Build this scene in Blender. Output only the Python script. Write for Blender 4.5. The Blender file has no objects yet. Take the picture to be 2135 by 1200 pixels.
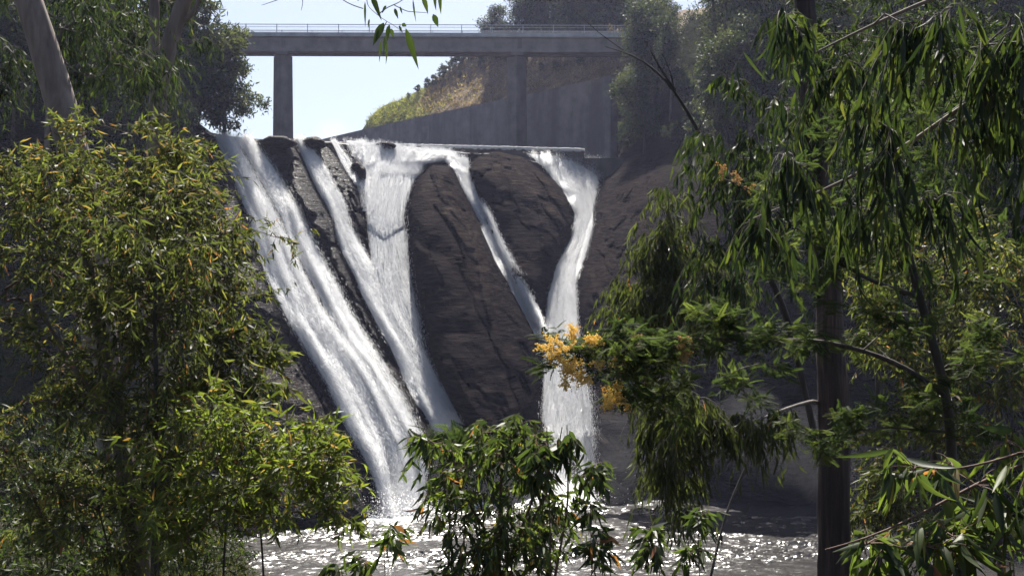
import bpy, math, random
import numpy as np

SC = bpy.context.scene
COL = SC.collection
F = 2188.0            # focal length in photograph pixels (2135 wide)
CX, CY, CZ = 1067.5, 600.0, 17.0
rad = math.radians

# ------------------------------------------------------------------ helpers
def P(px, py, Y):
    return np.array([(px - CX) / F * Y, Y, CZ + (CY - py) / F * Y])

def pix(px, py, Y):
    px, py, Y = np.broadcast_arrays(np.asarray(px, float), np.asarray(py, float), np.asarray(Y, float))
    return np.stack([(px - CX) / F * Y, Y, CZ + (CY - py) / F * Y], -1)

def hash3(ix, iy, iz, seed):
    h = (ix.astype(np.int64) * 374761393 + iy.astype(np.int64) * 668265263 + iz.astype(np.int64) * 2147483647 + seed * 974634777) & 0xffffffff
    h = ((h ^ (h >> 13)) * 1274126177) & 0xffffffff
    h = ((h ^ (h >> 16)) * 2246822519) & 0xffffffff
    return ((h ^ (h >> 15)) & 0xffffff) / float(0xffffff)

def vnoise(p, seed=0):
    i = np.floor(p).astype(np.int64); f = p - i
    u = f * f * f * (f * (f * 6 - 15) + 10)
    r = 0
    for dx in (0, 1):
        for dy in (0, 1):
            for dz in (0, 1):
                w = (u[..., 0] if dx else 1 - u[..., 0]) * (u[..., 1] if dy else 1 - u[..., 1]) * (u[..., 2] if dz else 1 - u[..., 2])
                r = r + w * hash3(i[..., 0] + dx, i[..., 1] + dy, i[..., 2] + dz, seed)
    return r * 2 - 1

def fbm(p, octs=4, seed=0, gain=0.5, ridged=False):
    a, s, t = 1.0, 0.0, 0.0
    for o in range(octs):
        n = vnoise(p * (2.03 ** o) + 17.3 * o, seed + o)
        if ridged: n = 1 - 2 * np.abs(n)
        s = s + a * n; t += a; a *= gain
    return s / t

def sstep(a, b, x):
    t = np.clip((x - a) / (b - a), 0, 1)
    return t * t * (3 - 2 * t)

def poly_sd(px, py, poly):
    """signed distance to a polygon, positive inside"""
    poly = np.asarray(poly, float); d = np.full(px.shape, 1e9); ins = np.zeros(px.shape, bool)
    for k in range(len(poly)):
        a, b = poly[k], poly[(k + 1) % len(poly)]
        e = b - a; wx, wy = px - a[0], py - a[1]
        t = np.clip((wx * e[0] + wy * e[1]) / (e @ e), 0, 1)
        d = np.minimum(d, np.hypot(wx - e[0] * t, wy - e[1] * t))
        c = ((a[1] > py) != (b[1] > py))
        if e[1] != 0: ins ^= c & (px < (py - a[1]) / e[1] * e[0] + a[0])
    return np.where(ins, d, -d)

def mesh_obj(name, verts, faces, mat, parent=None, smooth=True, attrs=None, uv=None, loc=None):
    """faces: list of integer arrays, each (n,3) or (n,4)"""
    me = bpy.data.meshes.new(name)
    verts = np.ascontiguousarray(verts, dtype=np.float32).reshape(-1, 3)
    if isinstance(faces, np.ndarray): faces = [faces]
    faces = [np.asarray(f, np.int32) for f in faces if len(f)]
    loops = np.concatenate([f.ravel() for f in faces])
    tot = np.concatenate([np.full(len(f), f.shape[1], np.int32) for f in faces])
    st = np.concatenate([[0], np.cumsum(tot)[:-1]]).astype(np.int32)
    me.vertices.add(len(verts)); me.vertices.foreach_set('co', verts.ravel())
    me.loops.add(len(loops)); me.loops.foreach_set('vertex_index', loops.astype(np.int32))
    me.polygons.add(len(tot)); me.polygons.foreach_set('loop_start', st)
    try: me.polygons.foreach_set('loop_total', tot)
    except Exception: pass
    me.polygons.foreach_set('use_smooth', np.full(len(tot), bool(smooth)))
    if attrs:
        for k, v in attrs.items():
            a = me.attributes.new(k, 'FLOAT', 'POINT'); a.data.foreach_set('value', np.asarray(v, np.float32).ravel())
    if uv is not None:
        l = me.uv_layers.new(name='UVMap'); l.data.foreach_set('uv', np.asarray(uv, np.float32)[loops].ravel())
    me.update(calc_edges=True); me.validate()
    if mat is not None: me.materials.append(mat)
    o = bpy.data.objects.new(name, me); COL.objects.link(o)
    if loc is not None: o.location = loc
    if parent is not None:
        o.parent = parent
        if loc is None: o.location = -np.array(parent['origin'])   # vertices are in world space; shift under the parent
    return o

def empty(name, loc):
    o = bpy.data.objects.new(name, None); COL.objects.link(o)
    o.location = [float(v) for v in loc]; o['origin'] = [float(v) for v in loc]; o.empty_display_size = 0.3
    return o

def tag(o, label=None, cat=None, group=None, kind=None):
    if label: o['label'] = label
    if cat: o['category'] = cat
    if group: o['group'] = group
    if kind: o['kind'] = kind
    return o

def grid_faces(n, m, off=0):
    a = np.arange(n * m).reshape(n, m) + off
    return np.stack([a[:-1, :-1], a[:-1, 1:], a[1:, 1:], a[1:, :-1]], -1).reshape(-1, 4)

class MB:
    def __init__(s): s.v = []; s.f = []; s.n = 0
    def add(s, v, f):
        v = np.asarray(v, float); s.v.append(v); s.f += [np.asarray(q, np.int32) + s.n for q in ([f] if isinstance(f, np.ndarray) else f)]; s.n += len(v)
    def box(s, x0, x1, y0, y1, z0, z1, R=None, o=(0, 0, 0), top=1.0):
        cx, cy = (x0 + x1) / 2, (y0 + y1) / 2
        v = []
        for z, k in ((z0, 1.0), (z1, top)):
            for x, y in ((x0, y0), (x1, y0), (x1, y1), (x0, y1)):
                v.append((cx + (x - cx) * k, cy + (y - cy) * k, z))
        v = np.array(v)
        if R is not None: v = v @ R.T
        s.add(v + np.array(o), np.array([(0, 3, 2, 1), (4, 5, 6, 7), (0, 1, 5, 4), (1, 2, 6, 5), (2, 3, 7, 6), (3, 0, 4, 7)]))
    def build(s, name, mat, parent=None, smooth=False, **k):
        q = [f for f in s.f if f.shape[1] == 4]; t = [f for f in s.f if f.shape[1] == 3]
        fs = ([np.concatenate(q)] if q else []) + ([np.concatenate(t)] if t else [])
        return mesh_obj(name, np.concatenate(s.v), fs, mat, parent, smooth, **k)

# ------------------------------------------------------------------ materials
def new_mat(name):
    m = bpy.data.materials.new(name); m.use_nodes = True
    nt = m.node_tree; nt.nodes.clear()
    out = nt.nodes.new('ShaderNodeOutputMaterial')
    return m, nt, out

def N(nt, typ, ins=None, **props):
    n = nt.nodes.new(typ)
    for k, v in props.items(): setattr(n, k, v)
    for k, v in (ins or {}).items():
        if hasattr(v, 'is_output') or isinstance(v, bpy.types.NodeSocket): nt.links.new(v, n.inputs[k])
        else: n.inputs[k].default_value = v
    return n

def ramp(nt, fac, stops, interp='LINEAR'):
    r = nt.nodes.new('ShaderNodeValToRGB'); r.color_ramp.interpolation = interp
    el = r.color_ramp.elements
    while len(el) < len(stops): el.new(0.5)
    for e, (p, c) in zip(el, stops):
        e.position = p; e.color = (c[0], c[1], c[2], 1) if hasattr(c, '__len__') else (c, c, c, 1)
    nt.links.new(fac, r.inputs[0]); return r.outputs[0]

def noise(nt, vec, scale, detail=5, rough=0.55, dist=0.0):
    n = N(nt, 'ShaderNodeTexNoise', {'Scale': scale, 'Detail': detail, 'Roughness': rough, 'Distortion': dist})
    if vec is not None: nt.links.new(vec, n.inputs['Vector'])
    return n.outputs['Fac']

def mapped(nt, kind, scale=(1, 1, 1), rot=(0, 0, 0)):
    if kind == 'uv': src = N(nt, 'ShaderNodeTexCoord').outputs['UV']
    elif kind == 'obj': src = N(nt, 'ShaderNodeTexCoord').outputs['Object']
    else: src = N(nt, 'ShaderNodeNewGeometry').outputs['Position']
    m = N(nt, 'ShaderNodeMapping', {'Vector': src, 'Scale': scale, 'Rotation': rot})
    return m.outputs['Vector']

def mathn(nt, op, a, b=None, clamp=False):
    n = nt.nodes.new('ShaderNodeMath'); n.operation = op; n.use_clamp = clamp
    for i, v in enumerate((a, b)):
        if v is None: continue
        if isinstance(v, (int, float)): n.inputs[i].default_value = v
        else: nt.links.new(v, n.inputs[i])
    return n.outputs[0]

def mix_col(nt, fac, a, b, mode='MIX'):
    n = nt.nodes.new('ShaderNodeMix'); n.data_type = 'RGBA'; n.blend_type = mode
    for i, v in ((0, fac), (6, a), (7, b)):
        if isinstance(v, (int, float)): n.inputs[i].default_value = v
        elif isinstance(v, tuple): n.inputs[i].default_value = (*v, 1)
        else: nt.links.new(v, n.inputs[i])
    return n.outputs[2]

def bump(nt, h, strength, dist):
    return N(nt, 'ShaderNodeBump', {'Height': h, 'Strength': strength, 'Distance': dist}).outputs['Normal']

def leaf_mat(name, stops, trans=0.58, gloss=0.05, rough=0.5, tmul=(1.62, 1.76, 0.92)):
    m, nt, out = new_mat(name)
    t = N(nt, 'ShaderNodeAttribute', attribute_name='tint').outputs['Fac']
    c = ramp(nt, t, stops)
    ct = mix_col(nt, 1.0, c, tmul, 'MULTIPLY')
    d = N(nt, 'ShaderNodeBsdfDiffuse', {'Color': c})
    tr = N(nt, 'ShaderNodeBsdfTranslucent', {'Color': ct})
    g = N(nt, 'ShaderNodeBsdfGlossy', {'Color': (1, 1, 1, 1), 'Roughness': rough})
    mx = N(nt, 'ShaderNodeMixShader', {0: trans, 1: d.outputs[0], 2: tr.outputs[0]})
    lwt = N(nt, 'ShaderNodeLayerWeight', {'Blend': 0.25})
    fac = mathn(nt, 'ADD', mathn(nt, 'MULTIPLY', lwt.outputs['Facing'], gloss), gloss * 0.2)
    mx2 = N(nt, 'ShaderNodeMixShader', {0: fac, 1: mx.outputs[0], 2: g.outputs[0]})
    nt.links.new(mx2.outputs[0], out.inputs['Surface'])
    return m

def bark_mat(name, c0, c1, c2, zs=0.25, xs=9.0, bstr=0.6):
    m, nt, out = new_mat(name)
    v = mapped(nt, 'pos', (xs, xs, xs * zs))
    n1 = noise(nt, v, 1.0, 6, 0.6, 0.4)
    n2 = noise(nt, mapped(nt, 'pos', (1.3, 1.3, 0.5)), 1.0, 3)
    c = ramp(nt, n1, [(0.3, c0), (0.5, c1), (0.72, c2)])
    c = mix_col(nt, ramp(nt, n2, [(0.4, 0.0), (0.65, 0.6)]), c, c0)
    b = N(nt, 'ShaderNodeBsdfPrincipled', {'Base Color': c, 'Roughness': 0.8, 'Normal': bump(nt, n1, bstr, 0.03)})
    nt.links.new(b.outputs[0], out.inputs['Surface'])
    return m

def simple_mat(name, stops, scale=1.0, rough=0.8, bstr=0.3, bdist=0.05, stretch=(1, 1, 1), detail=6, spec=0.3):
    m, nt, out = new_mat(name)
    v = mapped(nt, 'pos', stretch)
    n1 = noise(nt, v, scale, detail, 0.6)
    c = ramp(nt, n1, stops)
    b = N(nt, 'ShaderNodeBsdfPrincipled', {'Base Color': c, 'Roughness': rough, 'Specular IOR Level': spec, 'Normal': bump(nt, n1, bstr, bdist)})
    nt.links.new(b.outputs[0], out.inputs['Surface'])
    return m

# rock of the falls: dark wet stone with slanting beds
def rock_mat():
    m, nt, out = new_mat('wet_rock')
    v = mapped(nt, 'pos')
    big = noise(nt, v, 0.18, 4)
    vs = mapped(nt, 'pos', (0.5, 0.5, 3.2), (rad(35), rad(28), 0))
    strata = noise(nt, vs, 1.2, 8, 0.62, 0.5)
    fine = noise(nt, v, 6.5, 8, 0.7)
    c = ramp(nt, strata, [(0.28, (0.005, 0.0045, 0.005)), (0.48, (0.013, 0.011, 0.011)), (0.7, (0.038, 0.030, 0.026))])
    c = mix_col(nt, ramp(nt, big, [(0.5, 0.0), (0.66, 0.6)]), c, (0.026, 0.019, 0.015))
    dry = N(nt, 'ShaderNodeAttribute', attribute_name='dry').outputs['Fac']  # sunlit brown of the buttress tops put into the colour, along with drier stone
    sun_dry_col = ramp(nt, strata, [(0.3, (0.020, 0.015, 0.012)), (0.5, (0.070, 0.053, 0.042)), (0.7, (0.15, 0.12, 0.095))])
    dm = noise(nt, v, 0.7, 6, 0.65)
    c = mix_col(nt, mathn(nt, 'MULTIPLY', dry, ramp(nt, dm, [(0.36, 0.1), (0.56, 1.0)])), c, sun_dry_col)
    veg = N(nt, 'ShaderNodeAttribute', attribute_name='veg').outputs['Fac']
    vc = ramp(nt, fine, [(0.3, (0.012, 0.014, 0.007)), (0.6, (0.04, 0.045, 0.018)), (0.8, (0.08, 0.06, 0.03))])
    vf = mathn(nt, 'ADD', veg, mathn(nt, 'SUBTRACT', fine, 0.5), True)
    c = mix_col(nt, mathn(nt, 'MULTIPLY', vf, veg, True), c, vc)
    h = mathn(nt, 'ADD', mathn(nt, 'MULTIPLY', strata, 1.2), mathn(nt, 'MULTIPLY', fine, 0.6))
    wet = N(nt, 'ShaderNodeAttribute', attribute_name='wet').outputs['Fac']
    rg = mathn(nt, 'SUBTRACT', 0.75, mathn(nt, 'MULTIPLY', wet, 0.3))
    sp = mathn(nt, 'MULTIPLY', wet, ramp(nt, fine, [(0.56, 0.03), (0.66, 0.7)]))
    b = N(nt, 'ShaderNodeBsdfPrincipled', {'Base Color': c, 'Roughness': rg, 'Specular IOR Level': sp, 'Normal': bump(nt, h, 1.0, 0.55)})
    nt.links.new(b.outputs[0], out.inputs['Surface'])
    return m

# foaming water: rough white sheet broken into strands; dens is how closed the sheet is
def foam_mat(name='falling_water', us=5.0, vs=0.45, tint=(0.92, 0.92, 0.92)):
    m, nt, out = new_mat(name)
    uv = mapped(nt, 'uv', (us, vs, 1))
    n1 = noise(nt, uv, 1.0, 7, 0.62, 0.6)
    uv2 = mapped(nt, 'uv', (us * 2.2, vs * 5.5, 1))
    n2 = noise(nt, uv2, 1.0, 6, 0.7, 0.3)
    dens = N(nt, 'ShaderNodeAttribute', attribute_name='dens').outputs['Fac']
    s = mathn(nt, 'ADD', mathn(nt, 'MULTIPLY', n1, 0.65), mathn(nt, 'MULTIPLY', n2, 0.35))
    a = mathn(nt, 'ADD', s, mathn(nt, 'SUBTRACT', mathn(nt, 'MULTIPLY', dens, 1.1), 0.85))
    a = ramp(nt, mathn(nt, 'ADD', a, 0.25), [(0.22, 0.0), (0.55, 1.0)])
    h = mathn(nt, 'ADD', n1, mathn(nt, 'MULTIPLY', n2, 0.7))
    nb = bump(nt, h, 1.0, 0.35)
    col = ramp(nt, s, [(0.35, (tint[0] * 0.72, tint[1] * 0.75, tint[2] * 0.78)), (0.6, tint)])
    b = N(nt, 'ShaderNodeBsdfPrincipled', {'Base Color': col, 'Roughness': 0.38, 'IOR': 1.33, 'Normal': nb})
    t = N(nt, 'ShaderNodeBsdfTranslucent', {'Color': (*tint, 1), 'Normal': nb})
    mx = N(nt, 'ShaderNodeMixShader', {0: 0.3, 1: b.outputs[0], 2: t.outputs[0]})
    tp = N(nt, 'ShaderNodeBsdfTransparent')
    mx2 = N(nt, 'ShaderNodeMixShader', {0: a, 1: tp.outputs[0], 2: mx.outputs[0]})
    nt.links.new(mx2.outputs[0], out.inputs['Surface'])
    return m

def spray_mat():
    m, nt, out = new_mat('spray')
    d = N(nt, 'ShaderNodeBsdfDiffuse', {'Color': (0.95, 0.95, 0.95, 1)})
    t = N(nt, 'ShaderNodeBsdfTranslucent', {'Color': (0.95, 0.95, 0.95, 1)})
    mx = N(nt, 'ShaderNodeMixShader', {0: 0.68, 1: d.outputs[0], 2: t.outputs[0]})
    nt.links.new(mx.outputs[0], out.inputs['Surface'])
    return m

def pool_mat():
    m, nt, out = new_mat('pool_water')
    v = mapped(nt, 'pos', (1.0, 2.0, 1.0))
    n1 = noise(nt, v, 1.6, 6, 0.65, 0.6)
    n2 = noise(nt, v, 0.22, 3)
    foam = N(nt, 'ShaderNodeAttribute', attribute_name='foam').outputs['Fac']
    ff = ramp(nt, mathn(nt, 'ADD', mathn(nt, 'MULTIPLY', foam, 0.62), mathn(nt, 'MULTIPLY', mathn(nt, 'SUBTRACT', n1, 0.5), 1.6)), [(0.35, 0.0), (0.7, 1.0)])
    c = ramp(nt, n2, [(0.35, (0.017, 0.016, 0.015)), (0.65, (0.032, 0.029, 0.027))])
    c = mix_col(nt, ff, c, (0.8, 0.82, 0.83))
    rg = mathn(nt, 'ADD', 0.26, mathn(nt, 'MULTIPLY', ff, 0.45))
    b = N(nt, 'ShaderNodeBsdfPrincipled', {'Base Color': c, 'Roughness': rg, 'IOR': 1.4, 'Normal': bump(nt, n1, 0.25, 0.05)})
    nt.links.new(b.outputs[0], out.inputs['Surface'])
    return m

def concrete_mat(name, base=(0.17, 0.16, 0.165), streak=0.6):
    m, nt, out = new_mat(name)
    v = mapped(nt, 'pos')
    n1 = noise(nt, v, 0.5, 6, 0.6)
    st = noise(nt, mapped(nt, 'pos', (0.34, 0.34, 0.05)), 1.0, 6, 0.62)
    f = noise(nt, v, 6.0, 4)
    lo = tuple(x * 0.62 for x in base); hi = tuple(x * 1.35 for x in base)
    c = ramp(nt, n1, [(0.3, lo), (0.5, base), (0.72, hi)])
    c = mix_col(nt, ramp(nt, st, [(0.42, 0.0), (0.6, streak)]), c, tuple(x * 0.5 for x in base))
    c = mix_col(nt, ramp(nt, st, [(0.25, streak * 0.7), (0.36, 0.0)]), c, (base[0] * 1.8, base[1] * 1.75, base[2] * 1.6))
    b = N(nt, 'ShaderNodeBsdfPrincipled', {'Base Color': c, 'Roughness': 0.85, 'Normal': bump(nt, f, 0.3, 0.04)})
    nt.links.new(b.outputs[0], out.inputs['Surface'])
    return m

def hill_mat():
    m, nt, out = new_mat('dry_hillside')
    v = mapped(nt, 'pos')
    n1 = noise(nt, v, 0.5, 8, 0.7)
    n2 = noise(nt, v, 0.12, 4)
    c = ramp(nt, n1, [(0.3, (0.05, 0.038, 0.025)), (0.5, (0.17, 0.12, 0.08)), (0.7, (0.32, 0.235, 0.15))])
    g = N(nt, 'ShaderNodeAttribute', attribute_name='green').outputs['Fac']
    gf = ramp(nt, mathn(nt, 'ADD', g, mathn(nt, 'SUBTRACT', n2, 0.5)), [(0.35, 0.0), (0.6, 1.0)])
    gc = ramp(nt, n1, [(0.3, (0.06, 0.07, 0.015)), (0.7, (0.24, 0.25, 0.05))])
    c = mix_col(nt, gf, c, gc)
    b = N(nt, 'ShaderNodeBsdfPrincipled', {'Base Color': c, 'Roughness': 0.95, 'Normal': bump(nt, n1, 1.0, 0.8)})
    nt.links.new(b.outputs[0], out.inputs['Surface'])
    return m

M = dict(
    rock=rock_mat(), foam=foam_mat(), spray=spray_mat(), pool=pool_mat(),
    bridge=concrete_mat('bridge_concrete', (0.24, 0.215, 0.20), 0.25), kerb=concrete_mat('kerb_concrete', (0.42, 0.43, 0.44), 0.1),
    pier=concrete_mat('pier_concrete', (0.19, 0.17, 0.155), 0.5),
    wall=concrete_mat('wall_concrete', (0.17, 0.158, 0.155), 0.75), weir=concrete_mat('weir_concrete', (0.08, 0.075, 0.07), 0.6),
    steel=simple_mat('galvanised_steel', [(0.3, (0.30, 0.32, 0.34)), (0.7, (0.42, 0.44, 0.46))], 3, 0.5),
    hill=hill_mat(),
    soil=simple_mat('soil', [(0.3, (0.010, 0.008, 0.006)), (0.5, (0.026, 0.021, 0.015)), (0.72, (0.06, 0.048, 0.034))], 1.2, 0.95, 0.8, 0.15),
    bark_gum=bark_mat('smooth_gum_bark', (0.10, 0.075, 0.062), (0.19, 0.15, 0.125), (0.30, 0.25, 0.21), 0.2, 5.0, 0.25),
    bark_pale=bark_mat('pale_gum_bark', (0.07, 0.052, 0.042), (0.14, 0.105, 0.08), (0.24, 0.19, 0.15), 0.2, 6.0, 0.25),
    bark_fibre=bark_mat('fibrous_bark', (0.012, 0.008, 0.007), (0.045, 0.029, 0.024), (0.15, 0.095, 0.075), 0.05, 20.0, 1.0),
    bark_dark=bark_mat('dark_bark', (0.018, 0.014, 0.011), (0.04, 0.032, 0.026), (0.085, 0.07, 0.06), 0.15, 14.0, 0.6),
    twig=bark_mat('twig_bark', (0.05, 0.028, 0.02), (0.11, 0.06, 0.04), (0.2, 0.13, 0.1), 0.3, 30.0, 0.3),
    twig_grey=bark_mat('grey_twig', (0.05, 0.042, 0.036), (0.12, 0.10, 0.085), (0.25, 0.22, 0.2), 0.3, 30.0, 0.3),
    leaf_olive=leaf_mat('olive_leaves', [(0.0, (0.028, 0.035, 0.015)), (0.45, (0.062, 0.072, 0.025)), (0.78, (0.11, 0.12, 0.036)), (0.9, (0.145, 0.13, 0.046)), (0.97, (0.22, 0.10, 0.05))]),
    leaf_bright=leaf_mat('bright_leaves', [(0.0, (0.04, 0.055, 0.014)), (0.5, (0.09, 0.115, 0.026)), (0.88, (0.15, 0.165, 0.035)), (0.97, (0.25, 0.14, 0.05))]),
    leaf_dark=leaf_mat('dark_leaves', [(0.0, (0.012, 0.020, 0.010)), (0.5, (0.028, 0.042, 0.015)), (0.9, (0.06, 0.08, 0.022)), (1.0, (0.10, 0.10, 0.03))], 0.42),
    leaf_far=leaf_mat('far_leaves', [(0.0, (0.016, 0.022, 0.012)), (0.5, (0.04, 0.05, 0.022)), (1.0, (0.10, 0.105, 0.04))], 0.4, 0.06),
    leaf_big=leaf_mat('broad_leaves', [(0.0, (0.026, 0.040, 0.016)), (0.5, (0.058, 0.078, 0.024)), (0.9, (0.11, 0.14, 0.03)), (0.97, (0.24, 0.10, 0.045))], 0.55, 0.06, 0.5),
    frond=leaf_mat('wattle_fronds', [(0.0, (0.020, 0.032, 0.015)), (0.6, (0.048, 0.065, 0.026)), (1.0, (0.10, 0.115, 0.038))], 0.5, 0.01),
    blossom=leaf_mat('wattle_blossom', [(0.0, (0.78, 0.60, 0.18)), (0.5, (0.88, 0.75, 0.32)), (1.0, (0.93, 0.86, 0.52))], 0.5, 0.01, 0.6, (1.1, 1.0, 0.8)),
    blossom_old=leaf_mat('faded_blossom', [(0.0, (0.45, 0.30, 0.15)), (0.5, (0.60, 0.45, 0.24)), (1.0, (0.72, 0.57, 0.34))], 0.5, 0.01, 0.6, (1.1, 1.0, 0.8)),
    grass=leaf_mat('bank_grass', [(0.0, (0.02, 0.022, 0.009)), (0.5, (0.05, 0.05, 0.018)), (1.0, (0.11, 0.10, 0.04))], 0.45, 0.03),
    scrub=leaf_mat('dry_scrub', [(0.0, (0.10, 0.07, 0.045)), (0.5, (0.22, 0.155, 0.10)), (1.0, (0.38, 0.29, 0.19))], 0.4, 0.02),
    scrub_green=leaf_mat('green_scrub', [(0.0, (0.08, 0.085, 0.025)), (1.0, (0.28, 0.28, 0.07))], 0.45, 0.02),
)

# ------------------------------------------------------------------ ground relief
XV = np.array([(1300, -400), (1290, 250), (1262, 345), (1232, 470), (1175, 610), (1166, 760), (1180, 1040), (1185, 1200)], float)
CREST = np.array([(-900, -300), (0, -40), (200, 80), (330, 180), (400, 245), (440, 276), (470, 283), (540, 290), (605, 288), (640, 290), (690, 294),
                  (760, 300), (900, 312), (1000, 318), (1040, 316), (1095, 329), (1130, 340), (1200, 350), (1255, 352), (1283, 338), (1300, 300), (1340, 190), (1420, 60),
                  (1600, -60), (2000, -200), (2800, -400)], float)
BUTT = [  # outline in photograph pixels, how far it stands out (m), roundness (px)
    ([(538, 285), (607, 285), (652, 380), (712, 520), (748, 610), (800, 700), (905, 912), (893, 935), (800, 760), (700, 580), (640, 455), (590, 372)], 1.8, 26),
    ([(642, 285), (692, 289), (742, 372), (752, 470), (722, 440), (668, 345)], 1.4, 22),
    ([(742, 400), (760, 360), (792, 338), (832, 352), (868, 392), (850, 470), (800, 500), (765, 470)], 0.6, 45),
    ([(852, 430), (868, 378), (900, 343), (944, 345), (962, 392), (1008, 480), (1060, 590), (1118, 700), (1128, 780), (1118, 900), (1000, 930), (960, 880), (905, 770), (872, 610), (856, 520)], 7.0, 60),
    ([(975, 350), (1000, 326), (1042, 316), (1088, 328), (1150, 372), (1192, 418), (1198, 470), (1168, 540), (1140, 600), (1128, 690), (1105, 660), (1058, 560), (1005, 440)], 5.0, 62),
    ([(1225, 470), (1262, 372), (1300, 336), (1345, 330), (1420, 350), (1600, 500), (1700, 800), (1700, 1100), (1250, 1100), (1215, 900), (1205, 640), (1200, 560)], 6.0, 80),
    ([(430, 300), (470, 330), (520, 480), (600, 660), (690, 850), (770, 1080), (600, 1100), (400, 700)], 1.2, 60),
    ([(985, 478), (1002, 470), (1032, 560), (1024, 690), (1004, 620)], 0.8, 9),
    ([(902, 425), (925, 402), (972, 468), (992, 520), (974, 522)], 0.7, 10),
    ([(1120, 430), (1160, 440), (1180, 470), (1150, 540), (1128, 520)], 0.7, 12),
    ([(720, 640), (780, 760), (850, 890), (890, 940), (880, 980), (800, 800)], 0.6, 20),
]

def base_depth(px, py):
    YL = 108.05 / np.maximum(1 - 1.25 * (CY - py) / F - 0.78 * (px - CX) / F, 0.45)
    pv = np.interp(py, XV[:, 1], XV[:, 0])
    Yv = 108.05 / np.maximum(1 - 1.25 * (CY - py) / F - 0.78 * (pv - CX) / F, 0.45)
    dx = px - pv
    off = np.where(dx > 0, 34 * (1 - np.exp(-np.maximum(dx, 0) * 0.055 / 34)), dx * 0.055)
    kk = sstep(20, 260, dx)
    Yv = Yv * (1 - kk) + (0.30 * Yv + 0.70 * 112.0) * kk
    YR = Yv - off
    k = 2.5
    h = np.clip(0.5 + 0.5 * (YR - YL) / k, 0, 1)
    Y = YR * (1 - h) + YL * h - k * h * (1 - h)
    return np.minimum(Y, 190)

def face_depth(px, py, rough=True):
    px = np.asarray(px, float); py = np.asarray(py, float)
    Y = base_depth(px, py)
    for poly, amp, w in BUTT:
        d = poly_sd(px, py, poly)
        Y = Y - amp * np.sqrt(np.clip(d / w, 0, 1) * (2 - np.clip(d / w, 0, 1)))
    if rough:
        p = pix(px, py, Y)
        # beds dip down to the right, so stretch the noise along them
        q = np.stack([p[..., 0] * 0.55 + p[..., 2] * 0.5, p[..., 1] * 0.4, p[..., 2] * 0.75 - p[..., 0] * 0.35], -1)
        bed = p[..., 0] * 0.42 + p[..., 2] * 0.50 - p[..., 1] * 0.12 + 1.3 * fbm(p * 0.22, 3, 71)
        fr = (bed * 0.40) % 1.0
        led = np.where(fr < 0.82, fr / 0.82, (1 - fr) / 0.18)
        crk = np.abs(fbm(np.stack([p[..., 0] * 0.30 + p[..., 2] * 0.14, p[..., 1] * 0.1, p[..., 2] * 0.05 - p[..., 0] * 0.03], -1), 3, 83, 0.45))
        Y = Y - 0.8 * led * (0.4 + 0.6 * sstep(-0.3, 0.4, fbm(p * 0.11, 2, 73))) + 0.7 * sstep(0.04, 0.0, crk)
        Y = Y - 1.1 * fbm(p * 0.16, 3, 5) - 0.42 * fbm(q * 0.5, 4, 11, 0.5, True) - 0.14 * fbm(q * 2.6, 3, 23, 0.6, True)
    return Y

def zg(x, y):
    """the bank the camera stands on, and the valley floor"""
    x = np.asarray(x, float); y = np.asarray(y, float)
    a = x / np.maximum(y, 6.0)
    k = 0.33 - 0.135 * sstep(0.16, 0.30, -a) - 0.07 * sstep(0.30, 0.42, a)
    z = 15.35 - k * np.maximum(y - 1.0, 0) + 0.05 * np.minimum(y, 0) * -1
    edge = sstep(50, 64, y)
    z = np.where(y > 50, z * (1 - edge) + (-2.5) * edge, z)
    z = np.maximum(z, -2.5)
    p = np.stack([x * 0.35, y * 0.35, x * 0], -1)
    return z + 0.35 * fbm(p, 4, 77) * sstep(2, 6, np.hypot(x, y))

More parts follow.
